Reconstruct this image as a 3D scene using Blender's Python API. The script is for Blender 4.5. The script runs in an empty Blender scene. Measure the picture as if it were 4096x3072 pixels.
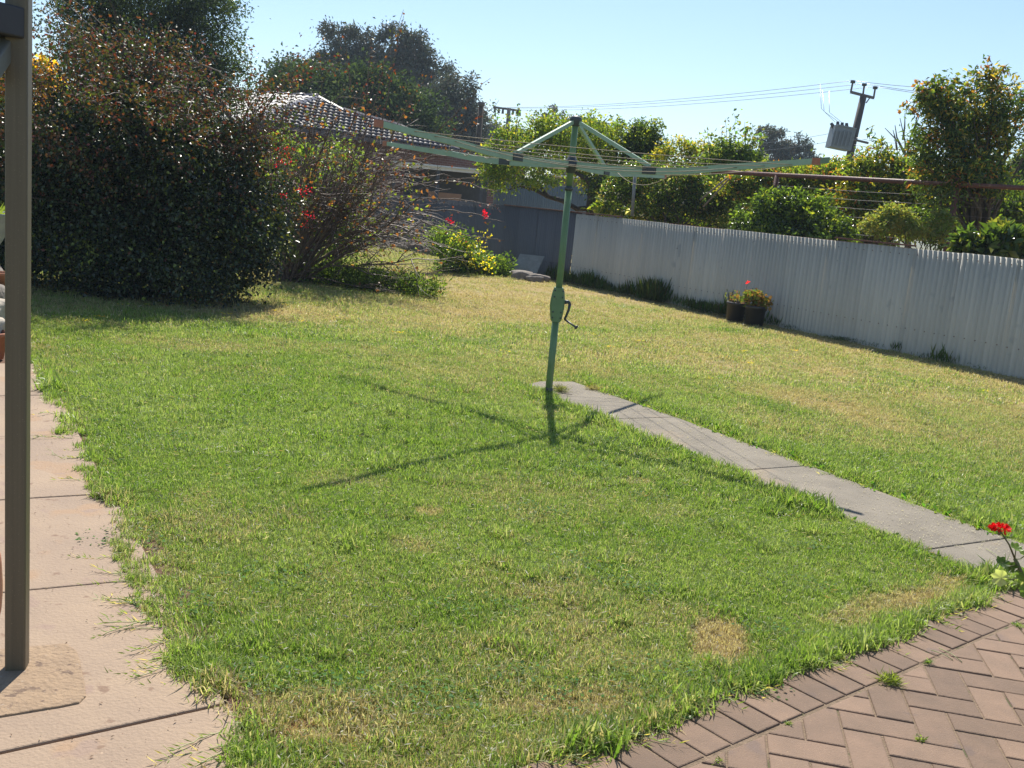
import bpy, math, random
import numpy as np
from mathutils import Vector, Matrix
R = math.radians
random.seed(7); rng = np.random.default_rng(11)
scene = bpy.context.scene
# ---------------------------------------------------------------- camera
CAM_H = 1.50; FPX = 992.56
PITCH, ROLL = 0.180186, 0.093458
cp, sp = math.cos(PITCH), math.sin(PITCH)
fwd = Vector((0, cp, -sp)); up0 = Vector((0, sp, cp)); rt0 = Vector((1, 0, 0))
rt = rt0*math.cos(ROLL) + up0*math.sin(ROLL); up = -rt0*math.sin(ROLL) + up0*math.cos(ROLL)
cam = bpy.data.cameras.new('camera'); camo = bpy.data.objects.new('camera', cam)
scene.collection.objects.link(camo); scene.camera = camo
camo.matrix_world = Matrix(((rt.x, up.x, -fwd.x, 0), (rt.y, up.y, -fwd.y, 0), (rt.z, up.z, -fwd.z, CAM_H), (0, 0, 0, 1)))
cam.sensor_fit = 'HORIZONTAL'; cam.sensor_width = 36; cam.lens = 36*FPX/1024
cam.clip_start = 0.05; cam.clip_end = 6000
# ---------------------------------------------------------------- world, sun, exposure
SUN_EL = R(51.0); SUN_AZ = 0.0      # sun straight ahead (+Y), 51 degrees up
world = bpy.data.worlds.new('World'); scene.world = world; world.use_nodes = True
nt = world.node_tree; nt.nodes.clear()
sky = nt.nodes.new('ShaderNodeTexSky'); sky.sky_type = 'NISHITA'; sky.sun_disc = False
sky.sun_elevation = SUN_EL; sky.sun_rotation = SUN_AZ; sky.air_density = 1.0; sky.dust_density = 0.25; sky.ozone_density = 3.2
bg = nt.nodes.new('ShaderNodeBackground'); bg.inputs['Strength'].default_value = 0.10
wo = nt.nodes.new('ShaderNodeOutputWorld')
nt.links.new(sky.outputs[0], bg.inputs[0]); nt.links.new(bg.outputs[0], wo.inputs[0])
sun = bpy.data.lights.new('sun', 'SUN'); sun.energy = 5.0; sun.angle = R(0.55); sun.color = (1.0, 0.95, 0.86)
suno = bpy.data.objects.new('sun', sun); scene.collection.objects.link(suno)
sd = Vector((0, math.cos(SUN_EL), math.sin(SUN_EL)))
suno.rotation_euler = sd.to_track_quat('Z', 'Y').to_euler(); suno.location = sd*30
vs = scene.view_settings; vs.view_transform = 'Standard'; vs.look = 'None'; vs.gamma = 1; vs.use_curve_mapping = False
vs.exposure = 0.60
scene.render.engine = 'CYCLES'
scene.cycles.max_bounces = 6; scene.cycles.transparent_max_bounces = 4
scene.cycles.diffuse_bounces = 3; scene.cycles.glossy_bounces = 2; scene.cycles.transmission_bounces = 3
scene.cycles.sample_clamp_indirect = 4.0

# ---------------------------------------------------------------- helpers
def ray(px, py): return (rt*(px-512) - up*(py-384) + fwd*FPX).normalized()
def at(px, py, Y):
    d = ray(px, py); return Vector((0, 0, CAM_H)) + d*(Y/d.y)
def gnd(px, py, z=0.0):
    d = ray(px, py); return Vector((0, 0, CAM_H)) + d*((z-CAM_H)/d.z)
COL = scene.collection
def tag(o, label=None, cat=None, group=None, kind=None):
    if label: o['label'] = label
    if cat: o['category'] = cat
    if group: o['group'] = group
    if kind: o['kind'] = kind
    return o
def empty(name, loc, label, cat, group=None, rz=0):
    o = bpy.data.objects.new(name, None); COL.objects.link(o); o.location = loc; o.rotation_euler.z = rz
    o.empty_display_size = .2
    return tag(o, label, cat, group)
def link(name, me, parent=None, world=True):
    o = bpy.data.objects.new(name, me); COL.objects.link(o)
    if parent is not None:
        o.parent = parent
        if world: # vertices given in world space: undo parent's transform
            q = parent; loc = Vector((0, 0, 0))
            while q is not None: loc = loc + q.location; q = q.parent
            o.location = -loc
    return o
class MB:
    def __init__(s): s.v = []; s.f = []; s.sm = []
    def add(s, vs_, fs, smooth=False):
        b = len(s.v); s.v += [tuple(v) for v in vs_]; s.f += [tuple(i+b for i in f) for f in fs]; s.sm += [smooth]*len(fs); return s
    def box(s, c, size, rz=0, M=None):
        x, y, z = [k/2 for k in size]; c = Vector(c)
        rot = M if M is not None else Matrix.Rotation(rz, 3, 'Z')
        vv = [c + rot @ Vector((i*x, j*y, k*z)) for i in (-1, 1) for j in (-1, 1) for k in (-1, 1)]
        return s.add(vv, [(0, 1, 3, 2), (4, 6, 7, 5), (0, 4, 5, 1), (2, 3, 7, 6), (0, 2, 6, 4), (1, 5, 7, 3)])
    def beam(s, a, b, w, h, upv=(0, 0, 1)):
        a = Vector(a); b = Vector(b); d = b-a; L = d.length; d.normalize(); u = Vector(upv)
        x = d.cross(u); x.normalize(); u2 = x.cross(d)
        M = Matrix((x, d, u2)).transposed()
        return s.box((a+b)/2, (w, L, h), M=M)
    def tube(s, pts, rad, n=8, cap=True, smooth=True):
        pts = [Vector(p) for p in pts]
        if not isinstance(rad, (list, tuple)): rad = [rad]*len(pts)
        vv = []; ff = []; pu = None
        for i, p in enumerate(pts):
            d = (pts[min(i+1, len(pts)-1)] - pts[max(i-1, 0)])
            if d.length < 1e-9: d = Vector((0, 0, 1))
            d.normalize()
            if pu is None:
                pu = Vector((0, 0, 1)) if abs(d.z) < .9 else Vector((1, 0, 0))
            x = d.cross(pu)
            if x.length < 1e-5: x = d.cross(Vector((.3, .8, .1)))
            x.normalize(); y = x.cross(d); pu = y
            for k in range(n):
                a = 2*math.pi*k/n; vv.append(p + (x*math.cos(a) + y*math.sin(a))*rad[i])
        for i in range(len(pts)-1):
            for k in range(n):
                k2 = (k+1) % n; ff.append((i*n+k, i*n+k2, (i+1)*n+k2, (i+1)*n+k))
        if cap:
            ff.append(tuple(range(n))[::-1]); ff.append(tuple((len(pts)-1)*n+k for k in range(n)))
        return s.add(vv, ff, smooth)
    def lathe(s, c, prof, n=24, smooth=True):
        c = Vector(c); vv = []; ff = []
        for r, z in prof:
            for k in range(n):
                a = 2*math.pi*k/n; vv.append(c + Vector((r*math.cos(a), r*math.sin(a), z)))
        for i in range(len(prof)-1):
            for k in range(n):
                k2 = (k+1) % n; ff.append((i*n+k, i*n+k2, (i+1)*n+k2, (i+1)*n+k))
        return s.add(vv, ff, smooth)
    def mesh(s, name, mat=None):
        me = bpy.data.meshes.new(name); me.from_pydata(s.v, [], s.f)
        me.polygons.foreach_set('use_smooth', s.sm)
        if mat: me.materials.append(mat)
        me.update(); return me
    def build(s, name, mat, parent=None): return link(name, s.mesh(name, mat), parent)

def fast_mesh(name, V, F, mat=None, attrs=None, smooth=False):
    """V (n,3); F (m,k) all faces same size; attrs dict name->(n,) or (n,3)"""
    me = bpy.data.meshes.new(name); n = len(V); m, k = F.shape
    me.vertices.add(n); me.vertices.foreach_set('co', np.ascontiguousarray(V, dtype=np.float32).ravel())
    me.loops.add(m*k); me.loops.foreach_set('vertex_index', np.ascontiguousarray(F, dtype=np.int32).ravel())
    me.polygons.add(m); me.polygons.foreach_set('loop_start', np.arange(0, m*k, k, dtype=np.int32))
    try: me.polygons.foreach_set('loop_total', np.full(m, k, dtype=np.int32))
    except Exception: pass
    if smooth: me.polygons.foreach_set('use_smooth', np.ones(m, dtype=bool))
    if attrs:
        for nm, a in attrs.items():
            a = np.asarray(a, dtype=np.float32)
            if a.ndim == 1:
                t = me.attributes.new(nm, 'FLOAT', 'POINT'); t.data.foreach_set('value', a)
            else:
                t = me.attributes.new(nm, 'FLOAT_COLOR', 'POINT')
                c4 = np.ones((n, 4), np.float32); c4[:, :3] = a; t.data.foreach_set('color', c4.ravel())
    if mat: me.materials.append(mat)
    me.update(calc_edges=True); me.validate()
    return me

# value noise in numpy
_perm = rng.random((64, 64))
def vnoise(x, y, s=1.0, o=0):
    x = np.asarray(x)/s + 13.7*o + 5; y = np.asarray(y)/s + 7.3*o + 3
    xi = np.floor(x).astype(int); yi = np.floor(y).astype(int); fx = x-xi; fy = y-yi
    fx = fx*fx*(3-2*fx); fy = fy*fy*(3-2*fy); P = _perm
    a = P[xi % 64, yi % 64]; b = P[(xi+1) % 64, yi % 64]; c = P[xi % 64, (yi+1) % 64]; d = P[(xi+1) % 64, (yi+1) % 64]
    return (a*(1-fx)+b*fx)*(1-fy) + (c*(1-fx)+d*fx)*fy
def fbm(x, y, s, o=0): return .5*vnoise(x, y, s, o)+.3*vnoise(x, y, s/2.1, o+1)+.2*vnoise(x, y, s/4.3, o+2)
def sstep(a, b, x): t = np.clip((x-a)/(b-a), 0, 1); return t*t*(3-2*t)

# ---------------------------------------------------------------- materials
def new_mat(name):
    m = bpy.data.materials.new(name); m.use_nodes = True; t = m.node_tree; t.nodes.clear()
    o = t.nodes.new('ShaderNodeOutputMaterial'); return m, t, o
def N(t, ty, **kw):
    n = t.nodes.new(ty)
    for k, v in kw.items():
        if hasattr(n, k): setattr(n, k, v)
    return n
def pbr(name, col, col2=None, scale=8, rough=.7, bump=0, bscale=60, metal=0, spec=.5, streak=None, spots=None, detail=8, obj_var=0, contrast=(.35, .65)):
    """two-tone noise colour + optional speckles, bump; coordinates are world positions"""
    m, t, o = new_mat(name); L = t.links
    b = N(t, 'ShaderNodeBsdfPrincipled'); b.inputs['Roughness'].default_value = rough; b.inputs['Metallic'].default_value = metal
    b.inputs['Specular IOR Level'].default_value = spec
    L.new(b.outputs[0], o.inputs[0])
    g = N(t, 'ShaderNodeNewGeometry'); pos = g.outputs['Position']
    if streak:
        mp = N(t, 'ShaderNodeMapping'); mp.inputs['Scale'].default_value = streak; L.new(pos, mp.inputs[0]); pos2 = mp.outputs[0]
    else: pos2 = pos
    c2 = col2 or tuple(k*.75 for k in col)
    n1 = N(t, 'ShaderNodeTexNoise'); n1.inputs['Scale'].default_value = scale; n1.inputs['Detail'].default_value = detail; n1.inputs['Roughness'].default_value = .65
    L.new(pos2, n1.inputs['Vector'])
    r = N(t, 'ShaderNodeMapRange'); r.inputs[1].default_value = contrast[0]; r.inputs[2].default_value = contrast[1]; L.new(n1.outputs['Fac'], r.inputs[0])
    mx = N(t, 'ShaderNodeMix', data_type='RGBA'); mx.inputs[6].default_value = (*col, 1); mx.inputs[7].default_value = (*c2, 1)
    L.new(r.outputs[0], mx.inputs[0]); out = mx.outputs[2]
    for sp_ in (spots or []):   # (scale, threshold, colour)
        sc_, th, cc = sp_
        n2 = N(t, 'ShaderNodeTexNoise'); n2.inputs['Scale'].default_value = sc_; n2.inputs['Detail'].default_value = 3; L.new(pos, n2.inputs['Vector'])
        r2 = N(t, 'ShaderNodeMapRange'); r2.inputs[1].default_value = th; r2.inputs[2].default_value = th+.06; L.new(n2.outputs['Fac'], r2.inputs[0])
        m2 = N(t, 'ShaderNodeMix', data_type='RGBA'); m2.inputs[7].default_value = (*cc, 1); L.new(out, m2.inputs[6]); L.new(r2.outputs[0], m2.inputs[0]); out = m2.outputs[2]
    if obj_var:
        oi = N(t, 'ShaderNodeObjectInfo'); r3 = N(t, 'ShaderNodeMapRange'); r3.inputs[3].default_value = 1-obj_var; r3.inputs[4].default_value = 1+obj_var
        L.new(oi.outputs['Random'], r3.inputs[0]); hs = N(t, 'ShaderNodeHueSaturation'); L.new(r3.outputs[0], hs.inputs['Value']); L.new(out, hs.inputs['Color']); out = hs.outputs[0]
    L.new(out, b.inputs['Base Color'])
    if bump:
        n3 = N(t, 'ShaderNodeTexNoise'); n3.inputs['Scale'].default_value = bscale; n3.inputs['Detail'].default_value = 6; L.new(pos2, n3.inputs['Vector'])
        bp = N(t, 'ShaderNodeBump'); bp.inputs['Strength'].default_value = bump; bp.inputs['Distance'].default_value = .02; L.new(n3.outputs['Fac'], bp.inputs['Height']); L.new(bp.outputs[0], b.inputs['Normal'])
    return m
def leaf_mat(name, rough=.4, trans=.5, spec=.5, tmul=(1.5, 1.35, .6)):
    m, t, o = new_mat(name); L = t.links
    a = N(t, 'ShaderNodeAttribute', attribute_name='col'); b = N(t, 'ShaderNodeBsdfPrincipled')
    b.inputs['Roughness'].default_value = rough; b.inputs['Specular IOR Level'].default_value = spec
    L.new(a.outputs['Color'], b.inputs['Base Color'])
    tr = N(t, 'ShaderNodeBsdfTranslucent'); vm = N(t, 'ShaderNodeVectorMath', operation='MULTIPLY'); vm.inputs[1].default_value = tmul
    L.new(a.outputs['Color'], vm.inputs[0]); L.new(vm.outputs[0], tr.inputs['Color'])
    mx = N(t, 'ShaderNodeMixShader'); mx.inputs[0].default_value = trans
    L.new(b.outputs[0], mx.inputs[1]); L.new(tr.outputs[0], mx.inputs[2]); L.new(mx.outputs[0], o.inputs[0]); return m
M_LEAF = leaf_mat('leaf', .38, .52, .5, (2.6, 2.4, .8))
M_GLOSSY = leaf_mat('glossy_leaf', .22, .48, .6, (2.6, 2.4, .8))
M_BOUGTIP = leaf_mat('bougainvillea_tip_leaf', .46, .38, .5, (1.5, 1.3, .6))
M_BOUG = leaf_mat('bougainvillea_leaf', .36, .16, .5, (1.5, 1.3, .6))
M_MATTE = leaf_mat('matte_leaf', .7, .4, .2)
M_GUM = leaf_mat('gum_leaf', .5, .25, .4, (1.2, 1.2, .8))
M_BARK = pbr('bark', (.10, .075, .055), (.05, .04, .032), 25, .9, .5, 60)
M_PALEBARK = pbr('pale_bark', (.30, .24, .18), (.16, .12, .09), 30, .75, .4, 80)
M_TWIG = pbr('twig_bark', (.17, .115, .08), (.07, .045, .035), 30, .6, .3, 80)

# ---------------------------------------------------------------- layout functions
# left concrete path: axis U, across V.  lawn border: direction E, normal NN.  lawn path: axis A, across B
U = np.array((-.516, .857)); Vv = np.array((.857, .516)); PATH_V = .728
E_ = np.array((.765, .644)); NN = np.array((-.644, .765)); P0 = np.array((.858, 2.749)); BW = .232
A_ = np.array((.505, -.863)); B_ = np.array((.863, .505)); LP = (4.17, 4.83); LPA = (-7.14, -1.9)
def fence_x(y): return 12.98 - .583*y
def in_lawn(x, y, pad=0.0):
    x = np.asarray(x, float); y = np.asarray(y, float)
    j = .05*(vnoise(x, y, .22, 3)-.5) + .03*(vnoise(x, y, .07, 4)-.5)
    v = x*Vv[0]+y*Vv[1]; u = x*U[0]+y*U[1]
    ok = (v > PATH_V - .0 - .10*vnoise(u, u*0, .55, 5) - .05*vnoise(u, u*0, .17, 6) + j*1.6 - pad) | (u > 8.75)
    d = (x-P0[0])*NN[0] + (y-P0[1])*NN[1]
    ok &= d > BW - .005 - .05*vnoise(x, y, .3, 7) + j*1.2 - pad
    a = x*A_[0]+y*A_[1]; b = x*B_[0]+y*B_[1]
    inp = (a > LPA[0]+j) & (b > LP[0]+.03 + j*1.6 + pad + .10*sstep(-6.2, -7.1, a)) & (b < LP[1]-.02+j*1.6 - pad)
    ok &= ~inp
    ok &= x < fence_x(y) - .03
    return ok
PATCH = [(.85, 3.42, .085, .20, 1.0, -.1), (.33, 2.86, .24, .10, .45, .3), (-.55, 2.66, .30, .13, .55, -.2), (1.75, 4.02, .45, .13, .85, .68), (-.36, 4.1, .12, .07, .4, -.5),
         (-.33, 4.6, .07, .07, .7, 0), (.75, 5.5, .12, .08, .6, 0), (.2, 3.75, .2, .1, .3, .3), (-.9, 5.0, .3, .2, .35, 0), (2.9, 8.6, 1.2, .5, .4, -.9), (-2.9, 8.6, .7, .3, .35, 0), (1.15, 2.95, .2, .1, .35, .6), (2.15, 4.5, .3, .12, .4, .6)]
def dryness(x, y):
    x = np.asarray(x, float); y = np.asarray(y, float)
    n = fbm(x, y, 2.3, 10); n2 = fbm(x, y, .7, 20); n3 = vnoise(x, y, .16, 30)
    far = sstep(5.5, 11.5, y + .25*np.clip(x, -3, 6))
    d = .12 + .50*far + (n-.5)*1.1 + (n2-.5)*.55 + (n3-.5)*.3
    d += .25*sstep(1.6, .2, fence_x(y)-x)*sstep(8, 11, y)                      # straw strip along the fence
    d += .30*np.exp(-((x+1.0)**2/6 + (y-16.5)**2/8))
    d -= .35*np.exp(-((x+1.5)**2/3+(y-5.5)**2/3)) 
    b = x*B_[0]+y*B_[1]
    d -= .30*(np.exp(-((b-5.02)/.14)**2)+np.exp(-((b-4.12)/.14)**2))*(x*A_[0]+y*A_[1] > -7.4)
    for (cx, cy, rx, ry, s, ang) in PATCH:
        ca, sa = math.cos(ang), math.sin(ang); dx = (x-cx)*ca+(y-cy)*sa; dy = -(x-cx)*sa+(y-cy)*ca
        w = (dx/rx)**2+(dy/ry)**2 + (n3-.5)*1.6 + (vnoise(x, y, .07, 33)-.5)*.9
        d = d + s*sstep(1.5, .5, w)
    return np.clip(d, 0, 1.15)

def bare(x, y):
    v = x*Vv[0]+y*Vv[1]; b = x*B_[0]+y*B_[1]; a = x*A_[0]+y*A_[1]; d = (x-P0[0])*NN[0]+(y-P0[1])*NN[1]; n = fbm(x, y, .28, 120)
    e = np.exp(-((v-PATH_V)/.12)**2)*sstep(.42, .6, n)*sstep(7, 5.5, y) + np.exp(-((b-LP[1])/.07)**2)*sstep(.5, .65, n)*(a > -4.6) + .9*np.exp(-(((x+.62)/.28)**2+((y-2.62)/.12)**2))*sstep(.35, .6, vnoise(x, y, .08, 9))
    return np.clip(e, 0, 1)
# ---------------------------------------------------------------- ground, lawn soil, hills
M_DIRT = pbr('far_ground', (.17, .15, .07), (.10, .11, .04), .6, .95)
g = MB(); g.add([(-900, -60, 0), (900, -60, 0), (900, 2500, 0), (-900, 2500, 0)], [(0, 1, 2, 3)])
go = g.build('ground', M_DIRT); go.location.z = -.06; tag(go, 'dull green and straw ground sheet under and beyond the yard', 'ground', kind='structure')
def lawn_soil_mat():
    m, t, o = new_mat('lawn_soil'); L = t.links
    b = N(t, 'ShaderNodeBsdfPrincipled'); b.inputs['Roughness'].default_value = .95; b.inputs['Specular IOR Level'].default_value = .1
    a = N(t, 'ShaderNodeAttribute', attribute_name='dry'); g = N(t, 'ShaderNodeNewGeometry')
    n = N(t, 'ShaderNodeTexNoise'); n.inputs['Scale'].default_value = 45; n.inputs['Detail'].default_value = 5; L.new(g.outputs['Position'], n.inputs['Vector'])
    ad = N(t, 'ShaderNodeMath', operation='MULTIPLY_ADD'); L.new(n.outputs['Fac'], ad.inputs[0]); ad.inputs[1].default_value = 1.3; ad.inputs[2].default_value = -.65
    s_ = N(t, 'ShaderNodeMath', operation='ADD'); L.new(ad.outputs[0], s_.inputs[0]); L.new(a.outputs['Fac'], s_.inputs[1])
    cr = N(t, 'ShaderNodeValToRGB'); e = cr.color_ramp.elements; e[0].position = .0; e[0].color = (.06, .11, .018, 1); e[1].position = 1.0; e[1].color = (.36, .27, .13, 1)
    k = cr.color_ramp.elements.new(.35); k.color = (.15, .18, .04, 1); k = cr.color_ramp.elements.new(.65); k.color = (.31, .26, .11, 1)
    L.new(s_.outputs[0], cr.inputs[0]); ba = N(t, 'ShaderNodeAttribute', attribute_name='bare'); bx = N(t, 'ShaderNodeMix', data_type='RGBA'); bx.inputs[7].default_value = (.20, .095, .05, 1)
    L.new(ba.outputs['Fac'], bx.inputs[0]); L.new(cr.outputs[0], bx.inputs[6]); L.new(bx.outputs[2], b.inputs['Base Color'])
    n2 = N(t, 'ShaderNodeTexNoise'); n2.inputs['Scale'].default_value = 30; n2.inputs['Detail'].default_value = 8; L.new(g.outputs['Position'], n2.inputs['Vector'])
    bp = N(t, 'ShaderNodeBump'); bp.inputs['Strength'].default_value = .9; bp.inputs['Distance'].default_value = .04; L.new(n2.outputs['Fac'], bp.inputs['Height']); L.new(bp.outputs[0], b.inputs['Normal'])
    L.new(b.outputs[0], o.inputs[0]); return m
gx = np.arange(-16, 11, .13); gy = np.concatenate([np.arange(1.4, 14, .10), np.arange(14, 42, .22)])
X, Y = np.meshgrid(gx, gy); nx_, ny_ = len(gx), len(gy)
Zg = -.012 + .02*(fbm(X, Y, 1.5, 40)-.5)*sstep(6, 10, Y)
idx = np.arange(nx_*ny_).reshape(ny_, nx_)
F = np.stack([idx[:-1, :-1], idx[:-1, 1:], idx[1:, 1:], idx[1:, :-1]], -1).reshape(-1, 4)
lawn = link('lawn_soil', fast_mesh('lawn_soil', np.stack([X, Y, Zg], -1).reshape(-1, 3), F, lawn_soil_mat(), {'dry': dryness(X, Y).ravel(), 'bare': bare(X, Y).ravel()}, True))
tag(lawn, 'soil and thatch of the backyard lawn under the grass blades', 'lawn', kind='structure')
# distant blue hill
hb = MB(); vv = []; n = 40
for i in range(n+1):
    x = 168 + i*4.9; h = 24.5*math.sin(min(1, i/26)*math.pi*.5) + 2.1*math.sin(i*.9) + 1*math.sin(i*2.3)
    vv += [(x, 350, -2), (x, 371, max(h, 1)), (x, 420, max(h*.8, 1))]
ff = []
for i in range(n):
    for k in range(2): ff.append((i*3+k, (i+1)*3+k, (i+1)*3+k+1, i*3+k+1))
hb.add(vv, ff, True); ho = hb.build('hill', pbr('hill_scrub', (.10, .13, .13), (.07, .09, .10), .02, .95)); tag(ho, 'bluish wooded hill far beyond the right hand tree', 'hill', kind='structure')

# ---------------------------------------------------------------- polygon prism with soft top edge (pavers, slabs)
def clip_poly(poly, p, n):
    """keep the side where (q-p).n >= 0"""
    out = []
    for i in range(len(poly)):
        a = poly[i]; b = poly[(i+1) % len(poly)]; da = (a[0]-p[0])*n[0]+(a[1]-p[1])*n[1]; db = (b[0]-p[0])*n[0]+(b[1]-p[1])*n[1]
        if da >= 0: out.append(a)
        if (da >= 0) != (db >= 0):
            t = da/(da-db); out.append((a[0]+(b[0]-a[0])*t, a[1]+(b[1]-a[1])*t))
    return out
def prism(poly, top, thick, bev, mat, name):
    c = (sum(p[0] for p in poly)/len(poly), sum(p[1] for p in poly)/len(poly)); n = len(poly)
    area = sum(poly[i][0]*poly[(i+1) % n][1]-poly[(i+1) % n][0]*poly[i][1] for i in range(n))
    if area < 0: poly = poly[::-1]
    def inset(d):
        out = []
        for i in range(n):
            p0 = np.array(poly[i-1]); p1 = np.array(poly[i]); p2 = np.array(poly[(i+1) % n])
            e1 = (p1-p0)/(np.linalg.norm(p1-p0)+1e-9); e2 = (p2-p1)/(np.linalg.norm(p2-p1)+1e-9)
            n1 = np.array((-e1[1], e1[0])); n2 = np.array((-e2[1], e2[0])); b = n1+n2; b /= (b@n1)+1e-9
            out.append(p1+b*d)
        return out
    r1 = inset(bev); r2 = inset(bev*.3); m = MB(); vv = [(p[0]-c[0], p[1]-c[1], top) for p in r1]+[(p[0]-c[0], p[1]-c[1], top-bev*.35) for p in r2]+[(p[0]-c[0], p[1]-c[1], top-bev) for p in poly]+[(p[0]-c[0], p[1]-c[1], top-thick) for p in poly]
    ff = [tuple(range(n))]
    for k in range(3):
        for i in range(n):
            j = (i+1) % n; ff.append((k*n+i, (k+1)*n+i, (k+1)*n+j, k*n+j))
    m.add(vv, ff); return m.mesh(name, mat), c

# ---------------------------------------------------------------- brick paving
M_PAVER = pbr('paver_brick', (.225, .145, .095), (.18, .118, .078), 9, .85, .35, 260, spots=[(210, .66, (.13, .085, .065)), (170, .68, (.36, .24, .14)), (7, .64, (.17, .115, .085))], obj_var=.2)
M_JOINT = pbr('joint_sand', (.26, .185, .12), (.17, .12, .075), 40, .95, .6, 150, spots=[(14, .62, (.10, .10, .04))])
pv = MB(); pv.add([(.858-E_[0]*3+NN[0]*.24, 2.749-E_[1]*3+NN[1]*.24, 0), (.858-E_[0]*3-NN[0]*2.6, 2.749-E_[1]*3-NN[1]*2.6, 0), (.858+E_[0]*4-NN[0]*2.6, 2.749+E_[1]*4-NN[1]*2.6, 0), (.858+E_[0]*4+NN[0]*.24, 2.749+E_[1]*4+NN[1]*.24, 0)], [(0, 1, 2, 3)])
pav = pv.build('brick_paving', M_JOINT); pav.location.z = .0138
tag(pav, 'red brown brick paving in herringbone with a soldier border beside the lawn', 'paving', kind='structure')
prnd = random.Random(3); npav = 0
def add_paver(poly, parent):
    global npav
    if len(poly) < 3: return
    n = len(poly); area = abs(sum(poly[i][0]*poly[(i+1) % n][1]-poly[(i+1) % n][0]*poly[i][1] for i in range(n))/2)
    if area < .0012: return
    me, c = prism(poly, .012, .05, .0045, M_PAVER, 'paver')
    o = bpy.data.objects.new('paver', me); COL.objects.link(o); o.parent = parent
    o.location = (c[0], c[1], -.0072+prnd.uniform(-.0015, .0015)); o.rotation_euler = (prnd.uniform(-.006, .006), prnd.uniform(-.006, .006), prnd.uniform(-.008, .008)); npav += 1
pitch_b = .1185; off = -.035
for k in range(-9, 25):
    s0 = off + k*pitch_b + .004; s1 = s0+pitch_b-.008
    q = [(s0, .012), (s1, .012), (s1, BW-.003), (s0, BW-.003)]
    add_paver([tuple(P0 + E_*s_ + NN*t_) for s_, t_ in q], pav)
ha = R(-10.3); hx = np.array((math.cos(ha), math.sin(ha))); hy = np.array((-math.sin(ha), math.cos(ha))); S = .1175; G = .0055
AN = np.array((1.104, 2.817))
for i in range(-16, 22):
    for j in range(-22, 16):
        t = (i+j) % 4
        if t == 0: bx = (i, j, 2, 1)
        elif t == 2: bx = (i, j, 1, 2)
        else: continue
        q = [(bx[0], bx[1]), (bx[0]+bx[2], bx[1]), (bx[0]+bx[2], bx[1]+bx[3]), (bx[0], bx[1]+bx[3])]
        g2 = G/S/2; q = [(q[0][0]+g2, q[0][1]+g2), (q[1][0]-g2, q[1][1]+g2), (q[2][0]-g2, q[2][1]-g2), (q[3][0]+g2, q[3][1]-g2)]
        W = [tuple(AN + hx*a*S + hy*b*S) for a, b in q]; cx = sum(w[0] for w in W)/4; cy = sum(w[1] for w in W)/4
        if cy < 2.0 or cx > 3.1 or cx < .1 or cy < 2.35 - .0*(cx): continue
        if cx < .35 and cy < 2.2: continue
        W = clip_poly(W, tuple(P0-NN*.004), tuple(-NN)); add_paver(W, pav)

# ---------------------------------------------------------------- concrete paths
M_PINK = pbr('pink_concrete', (.35, .25, .165), (.28, .20, .14), 1.7, .85, .3, 90, spots=[(3.1, .60, (.33, .215, .13)), (120, .69, (.20, .11, .07)), (5.5, .62, (.29, .20, .145)), (60, .70, (.42, .30, .20)), (16, .66, (.22, .14, .09))])
M_PATCHC = pbr('patch_concrete', (.335, .23, .14), (.27, .185, .115), 14, .9, .5, 70, spots=[(26, .60, (.16, .105, .07)), (80, .66, (.33, .26, .20))])
M_GREYC = pbr('grey_concrete', (.24, .205, .155), (.17, .145, .11), 3.5, .9, .4, 110, spots=[(150, .67, (.36, .31, .24)), (230, .68, (.10, .09, .08)), (2.2, .60, (.25, .20, .14))])
M_DARKSOIL = pbr('red_soil', (.16, .08, .045), (.10, .06, .04), 20, .95, .6, 90)
pm = MB(); pm.add([tuple(U*1.0+Vv*(PATH_V+.1))+(0,), tuple(U*9.0+Vv*(PATH_V+.1))+(0,), tuple(U*9.0-Vv*1.5)+(0,), tuple(U*1.0-Vv*1.5)+(0,)], [(0, 1, 2, 3)])
pth = pm.build('concrete_path', M_DARKSOIL); pth.location.z = -.003; tag(pth, 'pinkish concrete slab path along the left side of the lawn', 'path', kind='structure')
JU = [(1.0, 0), (1.56, .08), (2.60, .085), (3.62, -.035), (4.68, -.02), (5.80, .0), (6.84, 0), (7.95, 0)]
def crooked(a, b, ve, vw, g=.006):
    """slab outline in u,v with slightly skewed joints"""
    f = lambda j, v, s_: j[0]+j[1]*(v-.45)+s_*g
    q = [(f(a, ve, 1), ve), (f(b, ve, -1), ve), (f(b, vw, -1), vw), (f(a, vw, 1), vw)]
    return [tuple(U*x+Vv*y) for x, y in q]
for k in range(len(JU)-1):
    me, c = prism(crooked(JU[k], JU[k+1], PATH_V+.01*math.sin(k*3), -1.4, .006 if k in (1, 2) else .0045), .014, .05, .005, M_PINK, 'slab')
    o = bpy.data.objects.new('slab', me); COL.objects.link(o); o.parent = pth; o.location = (c[0], c[1], .006+.0012*math.sin(k*2.1)+(.0025 if k == 2 else 0))
# repaired cement pad round the post: follows the irregular outline seen round the post
pp = [gnd(px, py) for px, py in ((0, 656), (30, 653.5), (55, 651), (66, 650), (76, 657), (80, 668), (83, 684), (85, 694), (86, 703), (79, 710), (60, 714), (30, 719), (0, 724))]
pp = [(p.x, p.y) for p in pp] + [(-1.75, 2.25), (-1.85, 2.75)]
me, c = prism(pp, .0205, .04, .004, M_PATCHC, 'cement_patch'); o = bpy.data.objects.new('cement_patch', me); COL.objects.link(o); o.parent = pth; o.location = (c[0], c[1], .002)
o.location.z = .007; o['label'] = 'rough orange brown cement patch round the foot of the post'
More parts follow.
